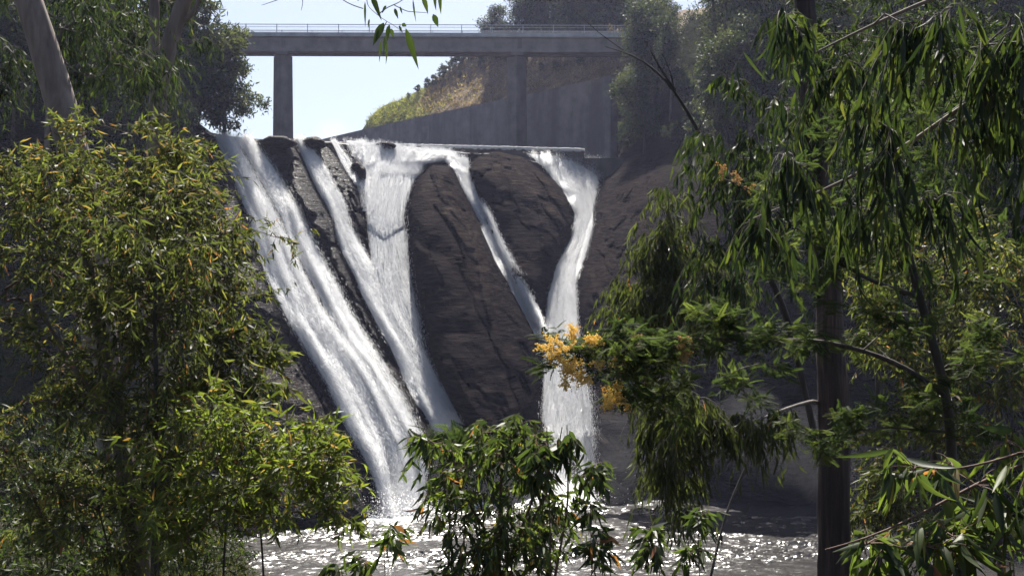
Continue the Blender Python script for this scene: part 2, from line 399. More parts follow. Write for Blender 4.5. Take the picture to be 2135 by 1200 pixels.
def build_terrain():
    xs = np.concatenate([np.linspace(-900, 380, 110, endpoint=False), np.arange(380, 1460, 3.2), np.linspace(1460, 2700, 110)])
    vs = np.linspace(0, 1, 270)
    cr = np.interp(xs, CREST[:, 0], CREST[:, 1])
    PX, V = np.meshgrid(xs, vs)
    PY = cr[None, :] + (1160 - cr[None, :]) * V
    Y = face_depth(PX, PY)
    p = pix(PX, PY, Y)
    # from the lip the ground runs back upstream
    top = p[0]
    rows = []
    hs = sstep(1285, 1340, xs)[:, None] + sstep(440, 330, xs)[:, None]
    for dy, dz in ((60, 1.0), (25, 0.4), (10, 0.1), (4, 0.0)):
        r = top.copy(); r[:, 1] += dy; r[:, 0] += np.where(xs > 1285, 0.5, -0.45) * dy
        r[:, 2] += dz + hs[:, 0] * dy * 0.45 - 0.35; rows.append(r)
    A = np.concatenate([np.array(rows), p], 0)
    n, m = A.shape[:2]
    fx = np.concatenate([np.repeat(PX[:1], 4, 0), PX], 0); fy = np.concatenate([np.repeat(PY[:1], 4, 0), PY], 0)
    veg = np.maximum(sstep(1330, 1460, fx) * sstep(420, 330, fy), sstep(470, 380, fx)) + 0.45 * sstep(1420, 1600, fx)
    lw = [(430, 290), (560, 640), (770, 1080), (700, 1100), (380, 500)]
    wet = 0.06 + 0.94 * sstep(-40, 30, poly_sd(fx, fy, [(400, 270), (760, 290), (800, 380), (720, 480), (905, 915), (790, 1090), (600, 1100)]))
    dry = np.zeros(fx.shape)  # tops painted lighter for the sun on them, and as drier rock
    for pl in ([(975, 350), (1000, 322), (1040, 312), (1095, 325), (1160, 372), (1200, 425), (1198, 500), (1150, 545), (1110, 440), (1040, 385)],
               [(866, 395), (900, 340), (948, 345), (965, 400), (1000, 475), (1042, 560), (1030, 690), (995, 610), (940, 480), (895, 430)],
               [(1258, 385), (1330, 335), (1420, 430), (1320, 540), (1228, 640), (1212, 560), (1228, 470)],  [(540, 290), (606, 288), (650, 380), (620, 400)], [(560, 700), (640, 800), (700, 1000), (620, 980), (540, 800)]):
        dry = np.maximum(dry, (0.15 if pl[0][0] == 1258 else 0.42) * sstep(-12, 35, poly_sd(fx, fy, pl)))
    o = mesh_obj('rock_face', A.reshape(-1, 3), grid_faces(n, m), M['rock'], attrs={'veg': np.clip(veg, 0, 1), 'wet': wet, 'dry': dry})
    tag(o, kind='structure')
    # bank and valley floor as one wide sheet
    gx = np.concatenate([[-900, -300, -120], np.linspace(-70, 70, 161), [120, 300, 900]])
    gy = np.concatenate([[-900, -200, -60], np.linspace(-20, 80, 151), [130, 300, 900]])
    GX, GY = np.meshgrid(gx, gy)
    g = mesh_obj('ground', np.stack([GX, GY, zg(GX, GY)], -1).reshape(-1, 3), grid_faces(len(gy), len(gx)), M['soil'])
    tag(g, kind='structure')

build_terrain()

# pool below the falls
def build_pool():
    xs = np.linspace(-34, 44, 520); ys = np.linspace(46, 97, 420)
    X, Yy = np.meshgrid(xs, ys); r = np.random.default_rng(3)
    X = X + r.normal(size=X.shape) * 0.03; Yy = Yy + r.normal(size=X.shape) * 0.025
    p = np.stack([X * 0.8, Yy * 1.3, X * 0], -1)
    patch = sstep(-0.5, 0.6, fbm(p * np.array([0.12, 0.3, 1]), 3, 43))
    z = (0.05 + 0.14 * patch) * fbm(p * np.array([1.5, 1.9, 1]), 3, 31, 0.6) + 0.14 * fbm(p * np.array([0.3, 0.35, 1]), 2, 41)
    px = CX + F * X / Yy
    foam = np.zeros_like(X)
    for (cx, cy, rx, ry) in ((-9.2, 78.5, 4.5, 4.0), (-3.5, 84, 4, 3.5), (5.0, 84.5, 5.5, 4.0)):
        foam = np.maximum(foam, np.exp(-((X - cx) / rx) ** 2 - ((Yy - cy) / ry) ** 2))
    o = mesh_obj('water', np.stack([X, Yy, z], -1).reshape(-1, 3), grid_faces(len(ys), len(xs)), M['pool'], smooth=False, attrs={'foam': foam})
    tag(o, kind='structure')
build_pool()

# ------------------------------------------------------------------ the waterfalls
rng = np.random.default_rng(7)

def tetra_cloud(pts, size, r):
    n = len(pts)
    d = np.array([(1, 1, 1), (1, -1, -1), (-1, 1, -1), (-1, -1, 1)], float)
    q = r.normal(size=(n, 4, 3)) * 0.35 + d[None]
    v = pts[:, None, :] + q * size[:, None, None] * 0.5
    f = np.array([(0, 1, 2), (0, 3, 1), (0, 2, 3), (1, 3, 2)])
    return v.reshape(-1, 3), (np.arange(n)[:, None, None] * 4 + f[None]).reshape(-1, 3)

def stream(L, R, label, dens, lift=0.45, cuts=64, rows=260, fade=None, ragged=0.12, drops=900, gap=None, edge=0.22, ub=0.25, name='waterfall', flake=1.0, splash=0):
    """a chute of falling water between two banks given as polylines (px, py), draped on the rock"""
    L = np.array(L, float); R = np.array(R, float)
    t = np.linspace(0, 1, rows)
    def resample(A):
        s = np.concatenate([[0], np.cumsum(np.hypot(*np.diff(A, axis=0).T))]); s /= s[-1]
        return np.stack([np.interp(t, s, A[:, 0]), np.interp(t, s, A[:, 1])], -1)
    l, r = resample(L), resample(R)
    wob = lambda seed: fbm(np.stack([t * rows * 0.022, t * 0 + seed, t * 0], -1), 2, seed) * 7
    l[:, 0] += wob(3); r[:, 0] += wob(9)
    u = np.linspace(0, 1, cuts)
    PX = l[:, None, 0] * (1 - u) + r[:, None, 0] * u
    PY = l[:, None, 1] * (1 - u) + r[:, None, 1] * u
    Y = face_depth(PX, PY, False)
    p = pix(PX, PY, Y)
    w = np.linalg.norm(p[:, -1] - p[:, 0], axis=-1)[:, None]
    ds = np.linalg.norm(np.diff(p[:, cuts // 2], axis=0), axis=-1); s = np.concatenate([[0], np.cumsum(ds)])[:, None]
    U = (u[None, :] - 0.5) * w; S = np.broadcast_to(s, U.shape)
    crown = 1 - (2 * u[None, :] - 1) ** 4
    q = np.stack([U * 1.5, S * 0.05, U * 0 + lift * 7], -1)
    q2 = np.stack([U * 2.8, S * 0.13, U * 0 + 3], -1)
    Y = Y - 0.55 - lift * crown * (1 + 0.9 * fbm(q, 3, 51)) - 0.11 * fbm(q2, 3, 61)
    p = pix(PX, PY, Y)
    d = np.minimum(sstep(0, edge, u), sstep(1, 1 - edge, u))[None, :] * np.ones_like(U)
    d = d * dens
    if fade is not None: d = d * np.interp(t, [f[0] for f in fade], [f[1] for f in fade])[:, None]
    if gap is not None:
        for (g0, g1, u0, u1, gw, gs) in gap:      # dark gap between two strands
            uc = np.interp(t, [g0, g1], [u0, u1])[:, None]
            on = (sstep(g0 - 0.05, g0 + 0.02, t) * sstep(g1 + 0.1, g1 - 0.1, t))[:, None]
            d = d - gs * on * np.exp(-((u[None, :] - uc) / gw) ** 2)
    root = empty(name, p[0, cuts // 2])
    tag(root, label, 'waterfall', 'white chutes of water down the rock face')
    mesh_obj('water_sheet', p.reshape(-1, 3), grid_faces(rows, cuts), M['foam'], root, attrs={'dens': d.ravel()}, uv=np.stack([U + s * ub * 0, S], -1).reshape(-1, 2))
    if drops:
        g = rng; n = int(drops)
        i = g.integers(0, rows - 4, n); j = g.integers(0, cuts, n)
        stk = fbm(np.stack([U[i, j] * 1.9, S[i, j] * 0.10, U[i, j] * 0 + 5], -1), 3, 97, 0.6)
        stk = 0.65 * stk + 0.55 * vnoise(np.stack([U[i, j] * 6.5, S[i, j] * 0.22, U[i, j] * 0 + 9], -1), 98)
        kx = np.clip(d[i, j], 0, 1); keep = g.random(n) < kx * kx * sstep(-0.5, 0.45, stk)
        i, j = i[keep], j[keep]; n = len(i)
        fl = p[i + 3, j] - p[i, j]; fl /= np.linalg.norm(fl, axis=1)[:, None]
        out = np.array([0.44, -0.56, 0.70])
        c0 = p[i, j] + out * (np.abs(g.normal(size=n)) * 0.26 * (0.4 + lift) + 0.03)[:, None] + g.normal(size=(n, 3)) * 0.10
        ln = (0.06 + 0.17 * g.random(n) ** 2) * flake; wd = (0.005 + 0.010 * g.random(n)) * flake
        sd = np.cross(fl, np.array([0.06, 0.68, 0.73]) + g.normal(size=(n, 3)) * 0.4); sd /= np.linalg.norm(sd, axis=1)[:, None]
        fl = fl + g.normal(size=(n, 3)) * 0.13
        a = c0 - fl * ln[:, None]; b = c0 + fl * ln[:, None]
        v = np.stack([a + sd * wd[:, None], b, a - sd * wd[:, None]], 1).reshape(-1, 3)
        if splash:
            ns = 9000; k0 = rows - splash
            q = p[k0, g.integers(0, cuts, ns)] + g.normal(size=(ns, 3)) * np.array([0.9, 0.8, 0.1])
            q[:, 2] = np.abs(g.normal(size=ns)) * 0.7 * (0.4 + g.random(ns)); dq = g.normal(size=(ns, 3)); dq /= np.linalg.norm(dq, axis=1)[:, None]
            e = np.cross(dq, g.normal(size=(ns, 3))); e /= np.linalg.norm(e, axis=1)[:, None]
            sz = (0.02 + 0.05 * g.random(ns))[:, None]
            sv = np.stack([q - dq * sz, q + dq * sz, q + e * sz], 1).reshape(-1, 3)
            so_ = mesh_obj('splash', sv, np.arange(ns * 3).reshape(ns, 3), M['spray'], root, smooth=False); so_['kind'] = 'stuff'
        o = mesh_obj('spray', v, np.arange(n * 3).reshape(n, 3), M['spray'], root, smooth=False); o['kind'] = 'stuff'
    return root

stream([(438, 283), (482, 385), (516, 500), (560, 620), (640, 762), (700, 882), (760, 992), (796, 1090)],
       [(545, 292), (592, 372), (642, 450), (692, 545), (742, 652), (792, 735), (850, 832), (893, 922), (890, 985), (884, 1088)],
       'broad sunlit chute of white water beside the leafy bank, reaching the pool', 1.0, 0.8, 120, 420,
       gap=[(0.03, 0.55, 0.54, 0.62, 0.05, 0.85), (0.0, 0.22, 0.40, 0.46, 0.05, 0.5), (0.1, 0.5, 0.2, 0.3, 0.03, 0.3), (0.3, 0.8, 0.80, 0.78, 0.03, 0.3)], drops=1300000, splash=14)
stream([(612, 290), (640, 352), (668, 420), (700, 500), (730, 565), (748, 610), (790, 700), (832, 790), (902, 918)],
       [(642, 292), (690, 365), (728, 440), (758, 520), (800, 595), (848, 682), (890, 750), (930, 822), (968, 888)],
       'long narrow chute whose lower half lies in blue shade beside the dark buttress', 1.0, 0.6, 70, 380, drops=560000)
stream([(688, 292), (712, 340), (738, 388), (752, 440)], [(706, 292), (734, 335), (764, 385), (775, 440)],
       'thinnest short strand slipping between two small dark rocks at the crest', 0.85, 0.3, 24, 110, drops=26000)
stream([(716, 300), (742, 345), (748, 400), (750, 480), (762, 560), (795, 645), (842, 735), (880, 800)], [(905, 318), (890, 350), (874, 390), (858, 450), (868, 540), (878, 620), (888, 710), (905, 800)],
       'thin lacy veil of water broken over a rounded knob of rock', 0.88, 1.0, 90, 240,
       fade=[(0, 1.15), (0.12, 0.95), (0.25, 0.70), (0.5, 0.66), (0.75, 0.62), (0.9, 0.5), (1, 0.1)], drops=100000)
stream([(905, 322), (945, 352), (966, 400), (1002, 482), (1040, 560), (1082, 640), (1122, 722)],
       [(990, 330), (985, 362), (1003, 412), (1036, 470), (1070, 540), (1110, 625), (1142, 700)],
       'straight narrow chute between the two big dark buttresses', 1.0, 0.5, 50, 260, drops=200000)
stream([(1078, 318), (1118, 344), (1166, 392), (1190, 440), (1188, 490), (1160, 545), (1136, 605), (1126, 680), (1112, 760), (1108, 850), (1116, 940), (1122, 1064)],
       [(1290, 338), (1270, 368), (1258, 405), (1246, 450), (1238, 490), (1226, 540), (1204, 600), (1212, 680), (1222, 760), (1250, 850), (1252, 950), (1256, 1064)],
       'twisting frothy torrent in the gorge, ending as a misty drop behind yellow blossom', 1.0, 0.9, 80, 420, drops=520000, splash=12,
       fade=[(0, 1.1), (0.5, 1.0), (0.6, 0.8), (1, 0.62)], edge=0.26)

apron = stream([(698, 290), (716, 318), (748, 352), (752, 372)], [(986, 318), (984, 330), (900, 342), (878, 372)], None, 1.25, 0.35, 110, 90, drops=260000, name='river')
for k_ in ('category', 'group'): del apron[k_]
apron['kind'] = 'structure'

# river lying between the weir and the lip
def build_river():
    xs = np.linspace(430, 1275, 220); v = np.linspace(0, 1, 30)
    cr = np.interp(xs, CREST[:, 0], CREST[:, 1])
    Y0 = face_depth(xs, cr, False); p0 = pix(xs, cr + 2, Y0 - 0.8)
    back = p0.copy(); back[:, 0] -= 4.0; back[:, 1] += 9.0; back[:, 2] += 0.05
    A = p0[None] * (1 - v[:, None, None]) + back[None] * v[:, None, None]
    A[..., 2] += 0.16 * fbm(A * np.array([0.9, 0.9, 0.2]), 3, 91)
    U, V = np.meshgrid(np.linspace(0, 45, 220), v * 9)
    d = np.full(U.shape, 1.2)
    o = mesh_obj('river', A.reshape(-1, 3), grid_faces(30, 220), M['foam'], attrs={'dens': d}, uv=np.stack([U, V], -1).reshape(-1, 2))
    tag(o, kind='structure')
build_river()

# small dark rocks at the crest
def crest_rock(px, py, w, h, label, Y=None):
    n, m = 22, 16
    a = np.linspace(0, 2 * np.pi, n); b = np.linspace(-np.pi / 2, np.pi / 2, m)
    A, B = np.meshgrid(a, b)
    d = np.stack([np.cos(A) * np.cos(B), np.sin(A) * np.cos(B), np.sin(B)], -1)
    Yc = (float(face_depth(np.array(px), np.array(py), False)) - 1.2) if Y is None else Y
    c = P(px, py, Yc); k = Yc / F
    v = d * (1 + 0.28 * fbm(d * 1.7 + px, 3, 3, 0.6, True))[..., None] * np.array([w * k, w * k * 0.9, h * k]) + c
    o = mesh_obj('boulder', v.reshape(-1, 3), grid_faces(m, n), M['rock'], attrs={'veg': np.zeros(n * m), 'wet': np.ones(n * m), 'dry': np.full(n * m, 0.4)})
    tag(o, label, 'boulder')
crest_rock(577, 297, 36, 11, 'flat dark boulder at the foot of the slim bridge pier')
crest_rock(655, 300, 22, 13, 'dark pointed boulder standing at the lip above the long narrow chute')
crest_rock(803, 304, 20, 8, 'small brown boulder awash just below the weir')
crest_rock(745, 366, 16, 26, 'dark upright boulder beside the thinnest strand of water')

# ------------------------------------------------------------------ concrete works
def rotz(a):
    c, s = math.cos(a), math.sin(a); return np.array([(c, -s, 0), (s, c, 0), (0, 0, 1)])

def build_bridge():
    A = P(180, 70, 158.0); B = P(1440, 70, 159.2)
    dx = (B - A); dx[2] = 0; Lb = np.linalg.norm(dx); ang = math.atan2(dx[1], dx[0])
    R = rotz(ang); o = A.copy(); ztop = A[2]
    root = empty('road_bridge', (o[0], o[1], ztop - 3)); tag(root, 'grey concrete road bridge on two piers crossing above the falls', 'bridge')
    W = 4.2
    b = MB(); b.box(0, Lb, 0.35, W - 0.35, -0.42, 0, R, o); b.build('deck', M['bridge'], root)
    for y0 in (0.5, W - 1.3):
        g = MB(); g.box(0, Lb, y0, y0 + 0.8, -2.0, -0.423, R, o); g.box(0, Lb, y0 - 0.16, y0 + 0.96, -2.5, -2.003, R, o)
        g.build('girder', M['bridge'], root)
    for y0 in (0.0, W - 0.45):
        k = MB(); k.box(0, Lb, y0, y0 + 0.45, -0.30, 0.28, R, o); k.build('kerb', M['kerb'], root)
    s2 = []
    for px, Yp, wid in ((584, 158.3, 0), (1078, 158.9, 0)):
        c = P(px, 118, Yp); t = (c - o) @ R[:, 0] / 1.0
        pm = MB(); Rp = rotz(rad(-46))
        zb = 30.0
        pc = o + R @ np.array([t, W / 2, 0]); pc[2] = 0
        pm.box(-1.15, 1.15, -1.2, 1.2, zb, ztop - 2.95, Rp, pc, 0.86)
        pp = pm.build('pier', M['pier'], root)
        cm = MB(); cm.box(t - 0.95, t + 0.95, 0.4, W - 0.4, -2.95, -2.503, R, o); cm.build('crosshead', M['pier'], root)
        dm = MB(); dm.box(t + 0.1, t + 0.75, 0.42, 1.2, -2.5, -0.45, R, o); dm.build('diaphragm', M['pier'], root)
    for y0 in (0.2, W - 0.25):
        rm = MB(); H = 1.58
        rm.box(0, Lb, y0, y0 + 0.07, H - 0.09, H, R, o); rm.box(0, Lb, y0, y0 + 0.05, H - 0.45, H - 0.41, R, o); rm.box(0, Lb, y0, y0 + 0.05, 0.42, 0.46, R, o)
        for x in np.arange(0.2, Lb, 0.2): rm.box(x, x + 0.018, y0 + 0.015, y0 + 0.035, 0.44, H - 0.05, R, o)
        rl = rm.build('railing', M['steel'], root); rl['origin'] = root['origin']
        for x in np.arange(0.6, Lb, 4.65):
            q = MB(); q.box(x, x + 0.10, y0 - 0.03, y0 + 0.11, 0.28, H + 0.02, R, o)
            po = q.build('post', M['steel'], None); po.parent = rl; po.location = (0, 0, 0)
build_bridge()

WA, WB = P(1267, 160, 164.0), P(757, 270, 164.0 * 440 / 330)
WC = P(672, 290, 228.0)
def build_wall():
    root = empty('retaining_wall', (WA[0], WA[1], 31)); tag(root, 'long tapering concrete training wall behind the bridge piers', 'wall')
    d = (WB - WA); d[2] = 0; L = np.linalg.norm(d); d /= L; nrm = np.array([-d[1], d[0], 0]); nrm = nrm if nrm[1] > 0 else -nrm
    npan = 6
    for k in range(npan):
        a = WA + d * (L * k / npan + (0.03 if k else 0)); b = WA + d * (L * (k + 1) / npan - 0.03)
        th = 0.9 + 0.02 * (k % 2)
        v = []
        for q, zt in ((a, WA[2]), (b, WA[2])):
            for off in (0.0 + 0.03 * (k % 2), th):
                for z in (29.0, zt): v.append((*(q + nrm * off)[:2], z))
        f = np.array([(0, 1, 5, 4), (2, 6, 7, 3), (1, 3, 7, 5), (0, 2, 3, 1), (4, 5, 7, 6), (0, 4, 6, 2)])
        mesh_obj('wall_panel', np.array(v), f, M['wall'], root, smooth=False)
    # sloping wing at the far end
    v = []
    for q, zt in ((WB, WA[2]), (WC, WC[2])):
        for off in (0.0, 0.9):
            for z in (29.0, zt): v.append((*(q + nrm * off)[:2], z))
    mesh_obj('wing_wall', np.array(v), np.array([(0, 1, 5, 4), (2, 6, 7, 3), (1, 3, 7, 5), (0, 2, 3, 1), (4, 5, 7, 6), (0, 4, 6, 2)]), M['wall'], root, smooth=False)
    # end block nearest the falls
    c = MB(); e = P(1276, 160, 163.6); ang = math.atan2(d[1], d[0])
    c.box(-1.6, 0.25, -0.12, 1.3, 29, WA[2] - 0.25, rotz(ang), (WA[0] + 0.2, WA[1] - 0.2, 0)); c.build('end_block', M['wall'], root)
    pp = MB(); pp.box(0, 3.6, 0, 0.25, 0, 0.25, rotz(0), P(1275, 185, 162.0)); pp.build('pipe', M['kerb'], root)
build_wall()

def build_weir():
    a, b = P(640, 296, 124.0), P(1218, 311, 133.0); b2 = P(1300, 330, 134.0)
    root = empty('weir', (a[0], a[1], 31)); tag(root, 'low dark concrete weir with a bright line of water along its top', 'weir')
    def slab(p, q, zt0, zt1, th, zb, nm, mat):
        d = q - p; d[2] = 0; d /= np.linalg.norm(d); n = np.array([-d[1], d[0], 0]); v = []
        for w, zt in ((p, zt0), (q, zt1)):
            for off in (0, th):
                for z in (zb, zt): v.append((*(w + n * off)[:2], z))
        return mesh_obj(nm, np.array(v), np.array([(0, 1, 5, 4), (2, 6, 7, 3), (1, 3, 7, 5), (0, 2, 3, 1), (4, 5, 7, 6), (0, 4, 6, 2)]), mat, root, smooth=False)
    slab(a, b, a[2], b[2], 1.6, 30.0, 'weir_body', M['weir'])
    slab(b, b2, b[2] - 1.1, b2[2], 1.8, 29.0, 'weir_abutment', M['weir'])
    # overflow: a wavy lip of white water
    n, m = 260, 8
    t = np.linspace(0, 1, n); prof = np.array([(1.7, 0.06), (1.0, 0.12), (0.2, 0.13), (-0.1, 0.09), (-0.20, 0.02), (-0.25, -0.08), (-0.27, -0.2), (-0.27, -0.34)])
    d = b - a; dd = d.copy(); dd[2] = 0; dd /= np.linalg.norm(dd); nn = np.array([-dd[1], dd[0], 0])
    base = a + d * t[:, None]
    wv = fbm(np.stack([t * 90, t * 0, t * 0], -1), 3, 8)
    V = base[:, None, :] + nn * prof[None, :, 0, None] + np.array([0, 0, 1]) * (prof[None, :, 1] * (1 + 0.5 * wv[:, None]))[..., None]
    V[..., 1] -= 0.05
    D = np.tile(np.array([1.2, 1.2, 1.2, 1.1, 1.0, .9, .75, .4]), (n, 1))
    U, S = np.meshgrid(prof[:, 1] * -2, t * 45)
    mesh_obj('overflow', V.reshape(-1, 3), grid_faces(n, m), M['foam'], root, attrs={'dens': D}, uv=np.stack([S, U], -1).reshape(-1, 2))
build_weir()

# hill behind the training wall
SKY = np.array([(640, 330), (700, 300), (757, 269), (774, 243), (787, 231), (812, 217), (850, 202), (892, 181), (943, 138), (964, 124), (1000, 104), (1012, 98), (1100, 78), (1250, 50), (1700, -20)], float)
def hill_depth(px, py):
    t = np.clip((px - 757) / (1267 - 757), -0.15, 1.6)
    pyw = 270 - 110 * t
    den = CY - pyw
    Yw = np.maximum((WA[2] - CZ) * F / den, 130)
    return Yw + 1.6 + 0.16 * np.maximum(pyw - py, 0), pyw
def build_hill():
    xs = np.linspace(640, 1700, 240); v = np.linspace(0, 1, 90)
    sk = np.interp(xs, SKY[:, 0], SKY[:, 1]) + 5 * fbm(np.stack([xs * 0.03, xs * 0, xs * 0], -1), 4, 15)
    PX, V = np.meshgrid(xs, v)
    _, pw = hill_depth(xs, sk)
    PY = sk[None] + (np.where(xs > 1255, 355, np.maximum(pw + 45, sk + 30))[None] - sk[None]) * V
    Y, _ = hill_depth(PX, PY)
    p = pix(PX, PY, Y)
    Y = Y - 1.3 * fbm(p * 0.3, 4, 19, 0.6) * sstep(0, 0.1, V)
    p = pix(PX, PY, Y)
    back = p[0].copy(); back[:, 1] += 80; back[:, 2] += 6
    A = np.concatenate([back[None], p], 0)
    gx = np.concatenate([PX[:1], PX]); gy = np.concatenate([PY[:1], PY])
    green = 0.75 * sstep(960, 830, gx) + 0.0 * gy
    tag(mesh_obj('hill', A.reshape(-1, 3), grid_faces(91, 240), M['hill'], attrs={'green': green}), kind='structure')
build_hill()

# ------------------------------------------------------------------ plants
def tube(pts, rad_, sides=8):
    pts = np.asarray(pts, float); n = len(pts); rad_ = np.broadcast_to(np.asarray(rad_, float), (n,))
    t = np.gradient(pts, axis=0); t /= np.linalg.norm(t, axis=1)[:, None] + 1e-9
    ref = np.where(np.abs(t[:, 2:3]) > 0.9, np.array([[1.0, 0, 0]]), np.array([[0, 0, 1.0]]))
    if abs(t[:, 2]).mean() > 0.7: ref = np.tile([[1.0, 0.0, 0.0]], (n, 1))
    a = np.cross(t, ref); a /= np.linalg.norm(a, axis=1)[:, None] + 1e-9; b = np.cross(t, a)
    th = np.arange(sides) / sides * 2 * np.pi
    v = pts[:, None] + rad_[:, None, None] * (np.cos(th)[None, :, None] * a[:, None] + np.sin(th)[None, :, None] * b[:, None])
    i = np.arange(n - 1)[:, None] * sides; j = np.arange(sides)[None]; k = (j + 1) % sides
    f = np.stack([i + j, i + k, i + sides + k, i + sides + j], -1).reshape(-1, 4)
    return v.reshape(-1, 3), f

def spline(pts, n):
    pts = np.asarray(pts, float)
    s = np.concatenate([[0], np.cumsum(np.linalg.norm(np.diff(pts, axis=0), axis=1))]); s /= s[-1]
    t = np.linspace(0, 1, n)
    q = np.stack([np.interp(t, s, pts[:, k]) for k in range(3)], -1)
    for _ in range(3):
        r = q.copy(); r[1:-1] = (q[:-2] + 2 * q[1:-1] + q[2:]) / 4; q = r
    return q

def segs(p0, p1, r0, r1, sides=5):
    """separate tapered sticks, all at once"""
    p0 = np.asarray(p0); p1 = np.asarray(p1); n = len(p0)
    if n == 0: return np.zeros((0, 3)), np.zeros((0, 4), int)
    t = p1 - p0; t = t / (np.linalg.norm(t, axis=1)[:, None] + 1e-9)
    ref = np.where(np.abs(t[:, 2:3]) > 0.8, np.array([[1.0, 0, 0]]), np.array([[0, 0, 1.0]]))
    a = np.cross(t, ref); a /= np.linalg.norm(a, axis=1)[:, None] + 1e-9; b = np.cross(t, a)
    th = np.arange(sides) / sides * 2 * np.pi
    ring = np.cos(th)[None, :, None] * a[:, None] + np.sin(th)[None, :, None] * b[:, None]
    v = np.stack([p0[:, None] + ring * np.asarray(r0)[:, None, None], p1[:, None] + ring * np.asarray(r1)[:, None, None]], 1).reshape(-1, 3)
    i = (np.arange(n) * 2 * sides)[:, None]; j = np.arange(sides)[None]; k = (j + 1) % sides
    return v, np.stack([i + j, i + k, i + sides + k, i + sides + j], -1).reshape(-1, 4)

def leaves(pos, d, g, length, width, curl=0.25, fine=False, up=None):
    """lance-shaped leaves; d is each leaf's axis"""
    n = len(pos)
    d = d / (np.linalg.norm(d, axis=1)[:, None] + 1e-9)
    nr = g.normal(size=(n, 3)) if up is None else up + g.normal(size=(n, 3)) * 0.5
    s = np.cross(d, nr); s /= np.linalg.norm(s, axis=1)[:, None] + 1e-9
    nr = np.cross(s, d)
    L = length * (0.65 + 0.7 * g.random(n)); W = width * (0.7 + 0.6 * g.random(n)) * 0.5
    cv = curl * g.normal(size=n); sc = curl * 0.5 * g.normal(size=n)
    if fine: ts = np.array([0, .14, .35, .6, .82, 1.0]); ws = np.array([.10, .72, 1.0, .74, .36, .02]); fold = 0.35
    else: ts = np.array([0, .3, .65, 1.0]); ws = np.array([.1, 1.0, .7, .02]); fold = 0.0
    V = []
    for t, w in zip(ts, ws):
        c = pos + d * (L * t)[:, None] + nr * (cv * L * t * t)[:, None] + s * (sc * L * t * t)[:, None]
        e = s * (W * w)[:, None] + nr * (fold * W * w)[:, None]
        e2 = -s * (W * w)[:, None] + nr * (fold * W * w)[:, None]
        V += [c + e] + ([c] if fine else []) + [c + e2]
    k = 3 if fine else 2; m = len(ts)
    V = np.stack(V, 1)                       # n, m*k, 3
    f = []
    for q in range(m - 1):
        for c in range(k - 1):
            a = q * k + c; f.append((a, a + 1, a + k + 1, a + k))
    f = np.array(f)
    Fc = (np.arange(n) * m * k)[:, None, None] + f[None]
    return V.reshape(-1, 3), Fc.reshape(-1, 4), m * k

def fronds(pos, d, g, length, pairs=15, pl=0.034, pw=0.0045):
    """feathery wattle leaves: a stalk with rows of narrow pinnae"""
    n = len(pos); d = d / (np.linalg.norm(d, axis=1)[:, None] + 1e-9)
    nr = np.array([0, 0, 1.0]) + g.normal(size=(n, 3)) * 0.5
    s = np.cross(d, nr); s /= np.linalg.norm(s, axis=1)[:, None]; nr = np.cross(s, d)
    L = length * (0.7 + 0.6 * g.random(n))
    V, T = [], []
    for q in range(pairs):
        t = 0.15 + 0.85 * q / (pairs - 1)
        c = pos + d * (L * t)[:, None] - nr * (0.25 * L * t * t)[:, None]
        sz = pl * (1.15 - 0.75 * t) * (0.8 + 0.4 * g.random(n))
        for sg in (-1, 1):
            ax = s * sg + d * 0.35 - nr * (0.15 + 0.2 * g.random(n))[:, None]
            sd = d - ax * 0.3
            e = c + ax * sz[:, None]; m_ = (c + e) / 2
            V.append(np.stack([c, m_ + sd * pw, e, m_ - sd * pw], 1))
    V = np.stack(V, 1)                        # n, 2*pairs, 4, 3
    k = 2 * pairs
    st0 = pos; st1 = pos + d * L[:, None] - nr * (0.25 * L)[:, None]; e = nr * 0.0015 + s * 0.0015
    S = np.stack([st0 - e, st0 + e, st1 + e * .4, st1 - e * .4], 1)[:, None]
    V = np.concatenate([V, S], 1).reshape(-1, 3)
    return V, np.arange(len(V)).reshape(-1, 4), (k + 1) * 4

def puffs(pos, g, r):
    n = len(pos); o = np.array([(1, 0, 0), (-1, 0, 0), (0, 1, 0), (0, -1, 0), (0, 0, 1), (0, 0, -1)], float)
    R = r * (0.6 + 0.8 * g.random(n))
    V = pos[:, None] + o[None] * R[:, None, None] * (0.8 + 0.4 * g.random((n, 6, 1)))
    f = np.array([(0, 2, 4), (2, 1, 4), (1, 3, 4), (3, 0, 4), (2, 0, 5), (1, 2, 5), (3, 1, 5), (0, 3, 5)])
    return V.reshape(-1, 3), ((np.arange(n) * 6)[:, None, None] + f[None]).reshape(-1, 3)

def blob_pts(blobs, g, rise=0.35):
    """blobs: (px, py, Y, rx px, ry px, depth m, count) -> centres and outward directions"""
    C, O = [], []
    for (px, py, Y, rx, ry, dz, n) in blobs:
        m = 4; ns = max(1, int(round(n / m)))
        u = g.normal(size=(ns, 3)); u /= np.linalg.norm(u, axis=1)[:, None]
        q = u * (g.random(ns) ** 0.5 * (1 + 0.3 * np.maximum(g.normal(size=ns), -0.6)))[:, None]
        k = Y / F
        c = P(px, py, Y) + np.stack([q[:, 0] * rx * k, q[:, 1] * dz, q[:, 2] * ry * k], -1)
        d = u * 0.5 + g.normal(size=(ns, 3)) * 0.5 + np.array([0, 0, rise]); d /= np.linalg.norm(d, axis=1)[:, None]
        st = min(rx, ry) * k * 0.36
        for w in range(m):                     # each shoot carries a few leaf clusters in a row
            C.append(c.copy()); O.append(d.copy())
            d = d + g.normal(size=(ns, 3)) * 0.25; d /= np.linalg.norm(d, axis=1)[:, None]
            c = c + d * (st * (0.6 + 0.8 * g.random(ns)))[:, None]
    return np.concatenate(C), np.concatenate(O)

